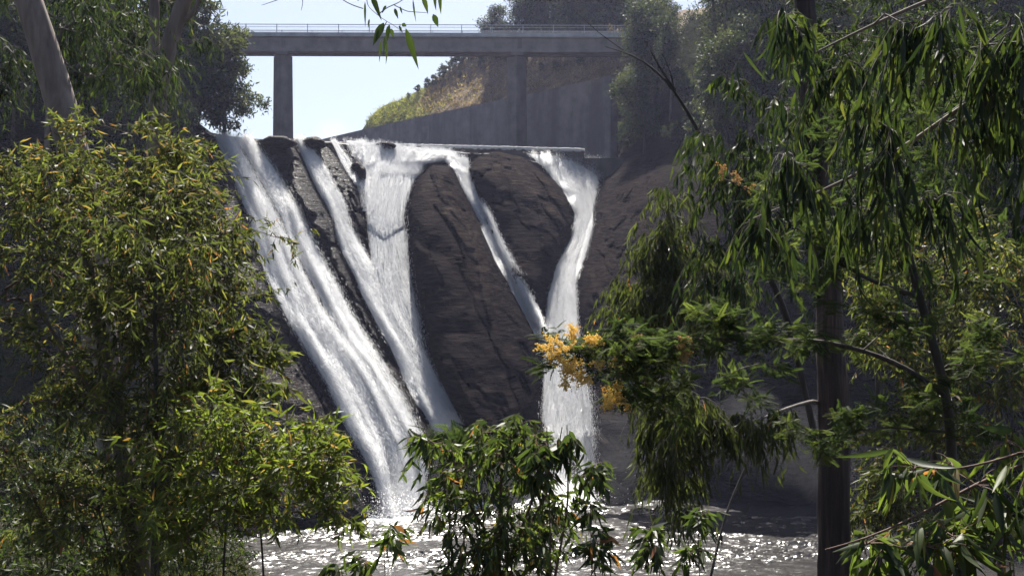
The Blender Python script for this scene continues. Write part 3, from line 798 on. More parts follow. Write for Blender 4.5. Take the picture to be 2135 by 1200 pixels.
def skeleton(trunk, C, g, tip=0.004, power=2.3, bend=0.15, upw=0.6):
    """join every leaf cluster to the nearest earlier wood; returns sticks with radii"""
    pos = [p for p in trunk]; par = [-1] + list(range(len(trunk) - 1)); nt_ = len(trunk)
    lo = len(trunk) // 6
    order = np.argsort([np.min(np.linalg.norm(np.array(trunk[lo:]) - c, axis=1)) for c in C])
    ends = {}
    for ci in order:
        c = C[ci]; A = np.array(pos[lo:])
        dd = np.linalg.norm(A - c, axis=1) + upw * np.maximum(A[:, 2] - c[2], 0)
        k = int(np.argmin(dd)) + lo
        a = pos[k]; L = np.linalg.norm(c - a); m = max(2, min(7, int(L / 0.25)))
        off = g.normal(size=3) * L * bend; off[2] = abs(off[2]) * 0.8
        prev = k
        for t in np.linspace(0, 1, m + 1)[1:]:
            q = a + (c - a) * t + off * math.sin(math.pi * t) + (g.normal(size=3) * L * 0.02 if t < 1 else 0)
            pos.append(q); par.append(prev); prev = len(pos) - 1
        ends[ci] = prev
    pos = np.array(pos); par = np.array(par); r = np.zeros(len(pos))
    for i in range(len(pos) - 1, nt_ - 1, -1):
        r[i] = max(r[i], tip ** power) if r[i] == 0 else r[i]
        if par[i] >= nt_: r[par[i]] += r[i]
    r = r ** (1 / power)
    i = np.arange(nt_, len(pos))
    j = par[i]
    r0 = np.where(j < nt_, r[i] * 1.25, r[j])
    return pos[j], pos[i], r0, r[i]

def twig_leaves(C, O, g, n_tw, tw_len, n_l, ll, lw, droop, outw=0.7, fine=False, curl=0.3, leafdroop=0.7, up=0.0):
    """twigs bending down from each cluster, leaves set along them"""
    n = len(C); m = n * n_tw
    c = np.repeat(C, n_tw, 0); o = np.repeat(O, n_tw, 0)
    d = g.normal(size=(m, 3)) * 0.8 + o * outw; d[:, 2] += up; d /= np.linalg.norm(d, axis=1)[:, None]
    L = tw_len * (0.5 + 0.8 * g.random(m))
    K = 4; pts = [c]
    for k in range(1, K + 1):
        t = k / K
        pts.append(c + d * (L * t)[:, None] + np.array([0, 0, -1.0]) * (droop * L * t * t)[:, None])
    pts = np.stack(pts, 1)
    s0 = pts[:, :-1].reshape(-1, 3); s1 = pts[:, 1:].reshape(-1, 3)
    rr = np.tile(np.linspace(1, 0.35, K + 1), (m, 1)) * max(0.0018, ll * 0.016)
    tv, tf = segs(s0, s1, rr[:, :-1].ravel(), rr[:, 1:].ravel(), 3)
    t = (0.12 + 0.88 * g.random((m, n_l))) * K
    i = np.minimum(t.astype(int), K - 1); f = t - i
    a = np.take_along_axis(pts, i[..., None], 1); b = np.take_along_axis(pts, i[..., None] + 1, 1)
    lp = (a * (1 - f[..., None]) + b * f[..., None]).reshape(-1, 3)
    ax = (b - a); ax = ax / (np.linalg.norm(ax, axis=-1)[..., None] + 1e-9)
    ld = ax * 0.6 + g.normal(size=ax.shape) * 0.55; ld = ld.reshape(-1, 3)
    ld /= np.linalg.norm(ld, axis=1)[:, None]; ld[:, 2] -= leafdroop
    lv, lf, k = leaves(lp, ld, g, ll, lw, curl, fine)
    return tv, tf, lv, lf, k, lp

def tint_for(n, k, g, lo=0.0, hi=0.95, cl=None, old=0.02, h=None):
    t = lo + (hi - lo) * g.random(n) ** 1.15
    if h is not None: t = t + h
    t = np.clip(t, 0, 0.93)
    t = np.where(g.random(n) < old, 0.99, t)
    return np.repeat(t, k)

def rooted(pts):
    """let a trunk reach the ground"""
    b = pts[0]; gz = float(zg(b[0], b[1])) - 0.25
    if b[2] > gz: pts = [np.array([b[0], b[1], gz])] + pts
    return pts

def plant(name, label, cat, seed, trunk, r0, r1, blobs, bark, leaf, n_tw=5, tw_len=0.3, n_l=9, ll=0.11, lw=0.022, droop=0.5, leafdroop=0.7,
          group=None, fine=False, curl=0.3, old=0.02, top_red=0.0, up=0.1, twig=None, tip=0.004, tn=40, trunk2=(), sides=14, bump_=0.03, hi=0.95, lo=0.0, outw=0.7, rise=0.35):
    g = np.random.default_rng(seed)
    tr = spline(rooted([P(*q) for q in trunk]), tn)
    root = empty(name, tr[0]); tag(root, label, cat, group)
    rr = np.linspace(r0, r1, tn)
    rr[:6] *= np.linspace(1.25, 1.0, 6)
    v, f = tube(tr, rr, sides)
    cen = np.repeat(tr, sides, 0); v = cen + (v - cen) * (1 + bump_ * 4 * fbm(v * np.array([5, 5, 1.2]), 3, seed))[:, None]
    mesh_obj('trunk', v, f, bark, root)
    wood = list(tr)
    for (pts, a, b) in trunk2:
        t2 = spline([P(*q) for q in pts], max(10, tn // 2)); v, f = tube(t2, np.linspace(a, b, len(t2)), max(6, sides - 4))
        mesh_obj('limb', v, f, bark, root); wood += list(t2)
    if blobs:
        C, O = blob_pts(blobs, g, rise)
        p0, p1, q0, q1 = skeleton(wood, C, g, tip)
        v, f = segs(p0, p1, q0, q1, 6)
        tv, tf, lv, lf, k, lp = twig_leaves(C, O, g, n_tw, tw_len, n_l, ll, lw, droop, outw, fine, curl, leafdroop, up)
        mesh_obj('branches', np.concatenate([v, tv]), [f, tf + len(v)], twig or bark, root)
        h = None
        if top_red:
            z = lp[:, 2]; h = top_red * sstep(np.percentile(z, 65), z.max(), z)
        mesh_obj('foliage', lv, lf, leaf, root, attrs={'tint': tint_for(len(lp), k, g, lo, hi, old=old, h=h)})
    return root

# ---- trees of the far slopes: a few kinds, each copied
def far_tree(name, seed, H, crown, leaf, bark, nleaf, ll, lw, droop=0.5, r0=0.22, label='', group=''):
    g = np.random.default_rng(seed)
    tr = spline([(0, 0, -0.6), (0.1 * H * g.normal() * 0.3, 0.05 * g.normal(), H * 0.35), (0.3 * g.normal(), 0.3 * g.normal(), H * 0.7), (0.5 * g.normal(), 0.5 * g.normal(), H * 0.97)], 18)
    root = empty(name, (0, 0, 0)); root['origin'] = [0.0, 0.0, 0.0]
    C, O = [], []
    for (z0, rx, rz, n) in crown:
        u = g.normal(size=(n, 3)); u /= np.linalg.norm(u, axis=1)[:, None]
        q = u * (g.random(n) ** 0.4)[:, None]
        off = np.array([g.normal() * rx * 0.25, g.normal() * rx * 0.25, 0])
        C.append(np.array([0, 0, z0 * H]) + off + q * np.array([rx, rx, rz])); O.append(u)
    C = np.concatenate(C); O = np.concatenate(O)
    p0, p1, q0, q1 = skeleton(list(tr), C, g, 0.03, 2.3, 0.12)
    v, f = tube(tr, np.linspace(r0, 0.05, 18), 8); v2, f2 = segs(p0, p1, q0, q1, 4)
    mesh_obj('trunk', np.concatenate([v, v2]), [f, f2 + len(v)], bark, root)
    n = len(C); per = nleaf // n
    c = np.repeat(C, per, 0); o = np.repeat(O, per, 0)
    lp = c + g.normal(size=c.shape) * np.array([0.55, 0.55, 0.45]) * (H / 14)
    ld = o * 0.5 + g.normal(size=c.shape) * 0.8; ld[:, 2] -= droop
    lv, lf, k = leaves(lp, ld, g, ll, lw, 0.3)
    t = np.repeat(np.clip(g.normal(0.40, 0.3, n), 0, 0.85), per) + g.random(len(lp)) * 0.25 - 0.1
    mesh_obj('crown', lv, lf, leaf, root, attrs={'tint': np.repeat(np.clip(t, 0, 1), k)})
    return root

def copy_tree(root):
    c = root.copy(); COL.objects.link(c)
    for ch in root.children:
        d = ch.copy(); COL.objects.link(d); d.parent = c
    return c

PROTO = {
    'tall': far_tree('gum_tree', 101, 17, [(0.62, 1.7, 2.2, 26), (0.8, 2.0, 2.0, 30), (0.93, 1.4, 1.6, 20), (0.45, 1.3, 1.2, 10)], M['leaf_far'], M['bark_gum'], 5200, 0.42, 0.12, 0.7),
    'dense': far_tree('gum_tree', 102, 12, [(0.35, 2.6, 1.6, 26), (0.58, 3.0, 2.0, 40), (0.8, 2.3, 1.8, 34), (0.95, 1.2, 1.2, 14)], M['leaf_far'], M['bark_dark'], 7600, 0.36, 0.13, 0.3),
    'thin': far_tree('gum_tree', 103, 20, [(0.75, 1.6, 2.4, 22), (0.9, 1.5, 1.8, 22), (0.55, 1.0, 1.2, 8)], M['leaf_far'], M['bark_pale'], 3600, 0.42, 0.11, 0.8),
    'round': far_tree('gum_tree', 105, 11, [(0.22, 2.0, 1.3, 22), (0.45, 2.8, 1.8, 40), (0.7, 2.6, 1.8, 36), (0.92, 1.5, 1.2, 16), (0.35, 3.2, 1.0, 18)], M['leaf_far'], M['bark_dark'], 9600, 0.40, 0.15, 0.2),
    'shrub': far_tree('shrub', 104, 3.6, [(0.35, 1.3, 0.7, 22), (0.65, 1.5, 0.9, 30), (0.88, 0.9, 0.6, 14)], M['leaf_far'], M['bark_dark'], 3200, 0.26, 0.09, 0.2, 0.07),
}
used = set()
def place(kind, px, py, Y, scale, label, group, rot=None, cat=None):
    root = PROTO[kind]
    o = root if kind not in used else copy_tree(root)
    used.add(kind)
    rr = random.Random(int(px * 7 + py * 13))
    o.location = P(px, py, Y); o.rotation_euler = (rr.uniform(-.05, .05), rr.uniform(-.05, .05), rr.uniform(0, 6.28) if rot is None else rot)
    o.scale = (scale * rr.uniform(0.9, 1.12), scale * rr.uniform(0.9, 1.12), scale)
    tag(o, label, cat or ('shrub' if kind == 'shrub' else 'tree'), group)
    return o

def on_face(kind, px, py, scale, label, group):
    Y = float(face_depth(np.array(float(px)), np.array(float(py)), False))
    return place(kind, px, py, Y + 0.3, scale, label, group)
def on_hill(kind, px, py, scale, label, group, dy=0.0):
    Y, _ = hill_depth(float(px), float(py))
    return place(kind, px, py, float(Y) + dy, scale, label, group)

R_ = random.Random(5)
# round-crowned tree beside the leftmost chute and its neighbours
G1 = 'dark trees on the slope beside the broad chute'
on_face('round', 468, 292, 1.0, 'bushy dark tree with a rounded crown overhanging the top of the broad chute', G1)
on_face('round', 400, 280, 1.2, 'dark bushy tree against the end of the bridge, behind the round-crowned one', G1)
on_face('tall', 350, 230, 0.95, 'slim dark gum standing where the bridge deck disappears into leaves', G1)
for k in range(26):
    px = R_.uniform(-160, 390); py = np.interp(px, CREST[:, 0], CREST[:, 1]) + R_.uniform(4, 420)
    on_face(R_.choice(['tall', 'dense', 'dense', 'thin', 'tall']), px, py, R_.uniform(0.8, 1.25), 'dark gum tree half hidden on the shaded slope behind the leaning trunk', G1)
# forest on the shaded slope beyond the wall
G2 = 'gum trees crowding the shaded slope beyond the wall'
for k in range(58):
    px = R_.uniform(1325, 2230); lo = np.interp(px, CREST[:, 0], CREST[:, 1])
    py = R_.uniform(max(lo, -150) + 5, 330)
    on_face(R_.choice(['tall', 'thin', 'dense', 'tall', 'dense']), px, py, R_.uniform(0.75, 1.1), 'hazy gum tree among the crowd on the shaded slope beyond the wall', G2)
for k in range(16):
    px = R_.uniform(1310, 1520); py = R_.uniform(200, 345)
    on_face('shrub', px, py, R_.uniform(0.7, 1.3), 'dull shrub on the shaded slope above the black rocks', 'shrubs above the black rocks')
on_face('shrub', 1312, 215, 1.1, 'pale olive shrub beside the end of the concrete wall', 'shrubs beside the wall')
on_face('shrub', 1318, 262, 0.9, 'small pale shrub below the short pipe at the wall end', 'shrubs beside the wall')
# trees on top of the hill
G3 = 'trees standing on top of the dry hill'
for (px, py, kd, sc, dy, lb) in ((1036, 128, 'round', 0.95, 0, 'first tree rising above the bridge railing where the open sky ends'),
                             (1072, 120, 'tall', 1.1, 3, 'tall thin-topped tree second from the open sky above the railing'),
                             (1098, 128, 'dense', 1.45, 0, 'broad tree above the railing straight over the middle pier'),
                             (1132, 120, 'thin', 0.8, 5, 'slender pale-stemmed gum above the railing over the middle pier'),
                             (1155, 118, 'dense', 1.45, 2, 'dense bushy tree above the railing just past the middle pier'),
                             (1195, 112, 'round', 1.2, 0, 'dusty brownish tree on the hill over the wall'),
                             (1230, 104, 'dense', 1.2, 3, 'tall bushy tree behind the dusty brownish one on the hill'),
                             (1265, 100, 'round', 1.3, 0, 'broad tree on the hill at the end of the bridge railing'),
                             (1305, 92, 'dense', 1.3, 3, 'dense tree just past the end of the bridge deck'),
                             (1345, 86, 'tall', 1.1, 3, 'upright gum second past the end of the bridge deck'),
                             (1056, 128, 'shrub', 1.9, 0, 'rounded bush low behind the railing under the first tree'),
                             (1120, 104, 'round', 1.1, 16, 'round-headed tree at the back of the hilltop group above the pier'),
                             (1180, 90, 'dense', 1.1, 16, 'hazy tree at the back of the hilltop group between two bushy crowns'),
                             (1250, 80, 'round', 1.25, 16, 'hazy tree furthest back over the end of the railing')):
    on_hill(kd, px, py, sc, lb, G3, dy)
for k in range(16):
    px = R_.uniform(1290, 1690); py = R_.uniform(90, 330)
    on_hill(R_.choice(['dense', 'round', 'tall', 'shrub', 'shrub']), px, py, R_.uniform(0.7, 1.1), 'hazy gum tree among the crowd on the shaded slope beyond the wall', G2, 0.5)
SHR = 'shrubs along the skyline of the dry hill'
for (px, py, sc) in ((852, 206, 0.35), (872, 196, 0.5), (893, 186, 0.62), (907, 182, 0.7), (925, 165, 0.8), (943, 150, 0.8), (958, 140, 0.95), (975, 128, 0.9), (992, 118, 1.1), (1010, 110, 1.2), (1030, 105, 1.1), (1005, 140, 0.6), (960, 165, 0.4), (1160, 150, 0.5), (1210, 140, 0.6), (1130, 150, 0.45)):
    on_hill('shrub', px, py, sc, 'low dark shrub among those lining the crest of the dry hill' if py < 145 or px < 950 else 'small shrub on the dry slope above the concrete wall', SHR, 0.3)

# dry scrub on the hill
def scrub():
    g = np.random.default_rng(44); n = 4200
    px = g.uniform(765, 1330, n); sk = np.interp(px, SKY[:, 0], SKY[:, 1]); _, pw = hill_depth(px, sk)
    py = sk + (pw - sk) * g.random(n); Y, _ = hill_depth(px, py)
    c = pix(px, py, Y - 0.5); rep = 5
    gr = g.random(n) < 0.9 * sstep(930, 850, px + 60 * vnoise(c * 0.25, 9))
    for nm, sel, mt in (('dry_grass', ~gr, 'scrub'), ('green_grass', gr, 'scrub_green')):
        q = np.repeat(c[sel], rep, 0); lp = q + g.normal(size=q.shape) * 0.3
        ld = g.normal(size=lp.shape) * 0.6; ld[:, 2] += 0.7
        lv, lf, k = leaves(lp, ld, g, 0.55, 0.09, 0.4)
        t = np.repeat(np.clip(0.5 + 0.5 * fbm(c[sel] * 0.5, 3, 6) * 1.6, 0, 1), rep)
        tag(mesh_obj(nm, lv, lf, M[mt], attrs={'tint': np.repeat(np.clip(t + 0.15 * g.normal(size=len(t)), 0, 1), k)}), kind='stuff')
scrub()

# ------------------------------------------------------------------ plants near the camera
# big leafy sapling in front of the slope
plant('gum_sapling', 'big leafy gum sapling with a pale trunk and reddish tips, filling the bank', 'tree', 201,
      [(300, 1420, 9.2), (292, 1200, 9.2), (268, 1000, 9.3), (238, 820, 9.5), (212, 700, 9.7), (185, 560, 9.8), (172, 450, 9.9), (165, 370, 10.0)], 0.13, 0.03,
      [(250, 400, 10.0, 150, 80, 1.0, 56), (140, 460, 9.8, 110, 90, 1.0, 36), (330, 460, 9.8, 100, 80, 1.0, 42), (180, 560, 9.6, 200, 120, 1.2, 70), (380, 540, 9.4, 110, 120, 0.9, 46),
       (90, 620, 9.4, 150, 140, 1.2, 46), (250, 700, 9.2, 200, 130, 1.2, 62), (420, 660, 9.2, 90, 90, 0.8, 28), (60, 800, 9.0, 160, 140, 1.0, 40), (420, 780, 9.0, 90, 60, 0.7, 20), (230, 860, 9.0, 160, 90, 1.0, 34), (40, 960, 9.4, 120, 90, 0.9, 26), (180, 990, 9.6, 110, 70, 0.7, 20), (370, 960, 9.4, 90, 90, 0.7, 24), (20, 520, 9.6, 90, 100, 0.9, 26), (400, 420, 9.8, 50, 60, 0.6, 14), (120, 1080, 9.6, 110, 50, 0.7, 16), (230, 1010, 8.8, 90, 60, 0.4, 18), (330, 1100, 8.8, 80, 60, 0.4, 16), (180, 1140, 8.9, 90, 40, 0.4, 14), (60, 1050, 9.0, 80, 60, 0.5, 16), (140, 340, 10, 40, 40, 0.4, 9), (240, 305, 10, 50, 30, 0.4, 9), (335, 315, 10, 40, 40, 0.4, 10), (395, 350, 10, 30, 40, 0.4, 8), (70, 400, 9.8, 50, 40, 0.4, 8), (420, 510, 9.6, 45, 50, 0.5, 14), (450, 590, 9.5, 35, 50, 0.3, 9), (455, 520, 9.6, 20, 30, 0.3, 4), (455, 680, 9.3, 40, 50, 0.4, 10), (500, 720, 9.2, 30, 40, 0.3, 7)],
      M['bark_pale'], M['leaf_olive'], 4, 0.30, 11, 0.082, 0.017, 0.35, 0.55, old=0.015, top_red=0.1, up=0.25, twig=M['twig'], tip=0.0035,
      trunk2=[([(238, 820, 9.5), (300, 700, 9.4), (360, 560, 9.4), (400, 450, 9.5)], 0.045, 0.012), ([(250, 900, 9.4), (150, 760, 9.2), (80, 640, 9.2)], 0.04, 0.012)])
# its slim dark neighbour
plant('wattle_sapling', 'slim dark-stemmed sapling growing straight up in front of the pale trunk', 'tree', 202,
      [(322, 1400, 8.4), (323, 1200, 8.4), (322, 1000, 8.4), (326, 800, 8.45), (322, 640, 8.5), (330, 520, 8.5)], 0.045, 0.01,
      [(330, 560, 8.5, 90, 90, 0.6, 24), (350, 720, 8.4, 120, 90, 0.6, 24), (290, 860, 8.3, 110, 90, 0.6, 18), (330, 980, 8.3, 80, 90, 0.5, 14), (270, 1080, 8.2, 70, 70, 0.4, 12)],
      M['bark_dark'], M['leaf_olive'], 4, 0.28, 8, 0.095, 0.018, 0.6, 0.9, twig=M['bark_dark'])
# bright low sapling in front of the wet rocks
plant('gum_sapling', 'bright green low sapling in front of the foot of the broad chute', 'tree', 203,
      [(560, 1420, 7.8), (552, 1250, 7.8), (545, 1120, 7.8), (530, 1000, 7.9), (520, 900, 7.9)], 0.013, 0.005,
      [(430, 890, 7.9, 40, 40, 0.3, 10), (500, 880, 7.9, 50, 30, 0.4, 12), (560, 905, 7.8, 40, 40, 0.3, 11), (470, 940, 7.9, 80, 40, 0.4, 16), (610, 940, 7.8, 50, 40, 0.4, 14), (665, 930, 7.7, 35, 30, 0.3, 8), (700, 985, 7.7, 40, 40, 0.3, 10), (640, 1000, 7.7, 70, 40, 0.4, 16), (550, 1000, 7.7, 70, 50, 0.4, 18), (450, 1010, 7.8, 60, 50, 0.4, 14), (390, 960, 7.8, 50, 60, 0.4, 12), (380, 1060, 7.8, 60, 60, 0.4, 14), (660, 1065, 7.6, 60, 35, 0.3, 12), (590, 1060, 7.6, 50, 30, 0.3, 8), (480, 1090, 7.7, 70, 40, 0.4, 12), (715, 1060, 7.6, 30, 25, 0.2, 5), (400, 1150, 7.6, 70, 40, 0.4, 10)],
      M['bark_dark'], M['leaf_bright'], 3, 0.26, 9, 0.092, 0.019, 0.3, 0.45, old=0.03, up=0.25, twig=M['twig'], tip=0.003, lo=0.15)
plant('gum_sapling', 'sparse sapling with long arching leaves in the gap below the wet rocks', 'tree', 204,
      [(470, 1400, 9.0), (465, 1200, 9.0), (480, 950, 9.0), (500, 800, 9.0), (505, 700, 9.0)], 0.013, 0.005,
      [(500, 740, 9.0, 50, 40, 0.4, 9), (470, 830, 9.0, 60, 50, 0.4, 12), (430, 900, 9.0, 70, 60, 0.4, 14)],
      M['bark_dark'], M['leaf_olive'], 4, 0.25, 8, 0.13, 0.026, 0.3, 0.5, twig=M['twig'])
# leaning gum and forked gum
plant('gum_tree', 'thick smooth-barked gum leaning across the corner above the big sapling', 'tree', 205,
      [(215, 760, 19), (175, 420, 19), (138, 250, 19), (108, 150, 19), (72, 40, 19), (40, -60, 19), (0, -220, 19), (-60, -420, 19)], 0.36, 0.2,
      [(60, -90, 21, 160, 70, 1.0, 20), (210, 60, 21, 90, 100, 1.2, 30), (250, 150, 21, 60, 60, 1.0, 16), (-60, 60, 21, 50, 130, 1.0, 14), (20, 210, 22, 60, 50, 1.0, 10)],
      M['bark_gum'], M['leaf_dark'], 5, 0.7, 12, 0.19, 0.032, 0.9, 1.3, twig=M['twig_grey'], tip=0.008, sides=20)
plant('gum_tree', 'forked gum with a rust-brown lower trunk behind the big sapling', 'tree', 206,
      [(322, 560, 25), (325, 330, 25), (328, 220, 25), (338, 140, 25), (362, 60, 25), (392, -20, 25), (430, -140, 25)], 0.34, 0.16,
      [(290, 40, 27, 80, 80, 1.2, 26), (230, 20, 27, 100, 70, 1.2, 24), (400, -80, 27, 60, 50, 1.2, 10), (270, 110, 27, 50, 60, 1.0, 14)],
      M['bark_gum'], M['leaf_dark'], 5, 0.9, 12, 0.22, 0.036, 0.9, 1.3, twig=M['twig_grey'], tip=0.008, sides=16,
      trunk2=[([(328, 230, 25), (320, 130, 25), (322, 30, 25), (318, -100, 25)], 0.15, 0.1), ([(362, 60, 25), (400, 30, 25), (420, -10, 25)], 0.08, 0.04)])
# understorey in the dark corner of the bank
for i, (px, py, Y, rx, ry, lb) in enumerate(((60, 1090, 13, 130, 80, 'dull grey-green shrub low in the dark corner of the bank'), (190, 1060, 14, 90, 70, 'brownish twiggy shrub beside the pale trunk foot'),
                                           (40, 960, 15, 120, 80, 'dark shrub behind the lowest leaves of the big sapling'), (160, 1170, 11, 120, 50, 'low shrub on the bank right under the pale trunk'), (20, 1180, 10.5, 130, 60, 'low dark shrub in the very corner of the bank'),
                                           (110, 1010, 16, 120, 60, 'dark thicket behind the brownish twiggy shrub'), (400, 1180, 12, 90, 60, 'grassy dark shrub between the pale trunk and the pool edge'), (250, 1120, 15, 110, 60, 'shaded shrub close behind the pale trunk foot'), (330, 1050, 18, 110, 60, 'dim shrub on the slope behind the slim dark stem'))):
    b = P(px, py, Y); gz = float(zg(b[0], b[1])); pyb = CY - (gz - CZ) * F / Y
    plant('shrub', lb, 'shrub', 220 + i, [(px, pyb + 20, Y), (px + 5, (pyb + py) / 2, Y), (px - 5, py, Y)], 0.03, 0.01,
          [(px, py, Y, rx, ry, 0.8, 60)], M['bark_dark'], M['leaf_dark'], 5, 0.3, 9, 0.085, 0.017, 0.2, 0.3, twig=M['twig_grey'])
# bush in the middle with hanging leaves
plant('gum_sapling', 'leafy bush of hanging dark leaves in front of the pool', 'bush', 207,
      [(1040, 1500, 6.5), (1042, 1300, 6.5), (1040, 1120, 6.5), (1046, 980, 6.5), (1050, 900, 6.5)], 0.028, 0.007,
      [(990, 970, 6.5, 70, 50, 0.4, 20), (1095, 1000, 6.4, 60, 60, 0.4, 12), (955, 1060, 6.4, 50, 70, 0.4, 15), (1050, 1090, 6.3, 110, 70, 0.5, 28), (1150, 1090, 6.4, 50, 60, 0.4, 9), (1000, 1180, 6.3, 110, 50, 0.5, 20), (1130, 1180, 6.3, 80, 40, 0.5, 11), (1060, 930, 6.5, 40, 40, 0.2, 7), (940, 930, 6.5, 40, 40, 0.2, 7), (1140, 930, 6.4, 40, 40, 0.2, 3)],
      M['twig'], M['leaf_big'], 3, 0.2, 8, 0.09, 0.020, 0.5, 0.95, old=0.015, twig=M['twig'], tip=0.0025, hi=0.95,
      trunk2=[([(1046, 1200, 6.5), (1120, 1020, 6.45), (1128, 880, 6.4)], 0.012, 0.003), ([(1046, 1200, 6.5), (1150, 1010, 6.4), (1172, 890, 6.4)], 0.012, 0.003), ([(1040, 1150, 6.5), (960, 1020, 6.4), (940, 930, 6.4)], 0.012, 0.003)])
plant('gum_sapling', 'upright spindly shoots with paired hanging leaves at the edge of the middle bush', 'bush', 208,
      [(1150, 1450, 6.2), (1148, 1250, 6.2), (1146, 1050, 6.2), (1140, 890, 6.2)], 0.012, 0.003,
      [(1138, 910, 6.2, 12, 22, 0.08, 5), (1160, 930, 6.2, 14, 30, 0.08, 5), (1180, 905, 6.2, 10, 18, 0.08, 4), (1165, 1000, 6.2, 40, 40, 0.2, 9), (1120, 960, 6.2, 20, 30, 0.1, 6)],
      M['twig'], M['leaf_big'], 3, 0.1, 5, 0.10, 0.026, 0.4, 1.3, twig=M['twig'], tip=0.0022, hi=0.6, trunk2=[([(1148, 1250, 6.2), (1185, 1050, 6.2), (1182, 885, 6.2)], 0.01, 0.003)])
for i, (px, py, rx, ry, n, lb) in enumerate(((800, 1160, 60, 40, 9, 'small sprig poking up before the pool beside the middle bush'), (712, 1200, 30, 25, 5, 'tiny sprig at the water edge under the bright low sapling'),
                                             (1270, 1150, 50, 40, 9, 'leafy sprig before the glittering water just past the middle bush'), (1372, 1150, 28, 40, 6, 'slender sprig against the brightest glitter on the pool'),
                                             (1455, 1110, 22, 70, 7, 'tall thin sprig with leaves up its stem before the glittering pool'), (1230, 1060, 22, 50, 6, 'hanging shoot of leaves at the flank of the middle bush'))):
    plant('gum_shoot', lb, 'sapling', 240 + i, [(px + 10, 1420, 6.0), (px + 5, 1250, 6.0), (px, py - ry * 0.6, 6.0)], 0.008, 0.002,
          [(px, py, 6.0, rx, ry, 0.2, n)], M['twig'], M['leaf_big'], 3, 0.11, 5, 0.10, 0.024, 0.4, 0.9, twig=M['twig'], tip=0.002, hi=0.7)

# fibrous-barked tree on the other side
plant('stringybark_tree', 'tall straight tree with reddish fibrous bark standing before the shaded cliff', 'tree', 301,
      [(1742, 1520, 12), (1744, 1250, 12), (1737, 1080, 12), (1742, 900, 12), (1729, 720, 12), (1726, 570, 12), (1705, 430, 12), (1698, 320, 12), (1686, 140, 12), (1674, 0, 12), (1662, -160, 12), (1650, -330, 12)], 0.225, 0.09,
      [(1560, 330, 11.5, 60, 110, 0.8, 22), (1610, 200, 11.5, 60, 70, 0.8, 14), (1640, 470, 11, 70, 90, 0.8, 18), (1800, 260, 11.5, 90, 120, 1.0, 24), (1760, 80, 12, 90, 90, 1.0, 20), (1560, 560, 11.5, 90, 40, 0.7, 16)],
      M['bark_fibre'], M['leaf_dark'], 4, 0.45, 10, 0.16, 0.026, 1.0, 1.6, twig=M['twig_grey'], tip=0.005, sides=28, tn=90, bump_=0.09)
# weeping gum beside the gorge
plant('weeping_gum', 'small weeping gum with hanging curtains of leaves in front of the black rocks', 'tree', 302,
      [(1440, 1500, 14), (1470, 1250, 14), (1515, 1060, 14), (1580, 920, 14), (1560, 820, 14), (1490, 720, 14), (1440, 620, 14), (1410, 510, 14), (1388, 415, 14)], 0.022, 0.01,
      [(1388, 450, 14, 34, 40, 0.4, 20), (1400, 530, 14, 56, 50, 0.5, 44), (1375, 600, 14, 70, 50, 0.6, 52), (1330, 650, 14, 55, 36, 0.5, 32), (1430, 610, 14, 40, 60, 0.5, 30), (1420, 670, 14, 60, 30, 0.5, 20), (1520, 580, 13.8, 50, 26, 0.5, 16)],
      M['twig_grey'], M['leaf_olive'], 4, 0.35, 9, 0.15, 0.021, 1.1, 1.5, old=0.005, twig=M['twig_grey'], tip=0.004, hi=0.55)
plant('weeping_gum', 'lower hanging spray of long dark leaves below the yellow blossom', 'tree', 303,
      [(1752, 1500, 12.4), (1748, 1150, 12.4), (1742, 930, 12.4), (1712, 830, 12.2), (1640, 850, 11), (1560, 885, 10.3), (1490, 885, 10), (1420, 865, 10), (1370, 845, 10)], 0.04, 0.008,
      [(1390, 870, 10, 56, 50, 0.35, 40), (1410, 930, 10, 46, 46, 0.3, 28), (1375, 970, 10, 26, 40, 0.2, 14), (1520, 890, 10, 60, 18, 0.3, 20), (1600, 870, 10, 30, 30, 0.3, 10), (1445, 1050, 10, 16, 20, 0.15, 5), (1470, 880, 10, 50, 30, 0.3, 16)],
      M['twig_grey'], M['leaf_olive'], 4, 0.28, 9, 0.135, 0.018, 1.1, 1.7, old=0.004, twig=M['twig_grey'], tip=0.003, hi=0.55)
# dead sapling with bare branches
def bare_tree():
    g = np.random.default_rng(9)
    tr = spline([P(*q) for q in ((1745, 1400, 15), (1720, 1000, 15), (1640, 650, 15), (1505, 370, 15), (1462, 285, 15), (1430, 225, 15), (1395, 172, 15), (1350, 128, 15), (1300, 105, 15), (1262, 97, 15))], 50)
    root = empty('dead_sapling', tr[0]); tag(root, 'bare dead sapling whose crooked arms reach across the shaded slope', 'dead tree')
    v, f = tube(tr, np.interp(np.linspace(0, 1, 50), [0, .6, .8, 1], [0.05, 0.045, 0.03, 0.006]), 8); mesh_obj('trunk', v, f, M['bark_dark'], root)
    for pts, a in (([(1408, 190, 15), (1375, 140, 15), (1345, 85, 15)], 0.022), ([(1405, 188, 15), (1398, 150, 15), (1380, 110, 15)], 0.014), ([(1455, 275, 15), (1475, 230, 15), (1480, 200, 15)], 0.012),
                   ([(1490, 340, 15), (1460, 300, 15), (1436, 285, 15)], 0.014), ([(1300, 105, 15), (1250, 70, 15), (1195, 20, 15)], 0.008), ([(1520, 430, 15), (1470, 360, 15), (1430, 362, 15)], 0.008)):
        q = spline([P(*z) for z in pts], 12); v, f = tube(q, np.linspace(a, 0.004, 12), 6); mesh_obj('branch', v, f, M['bark_dark'], root)
bare_tree()

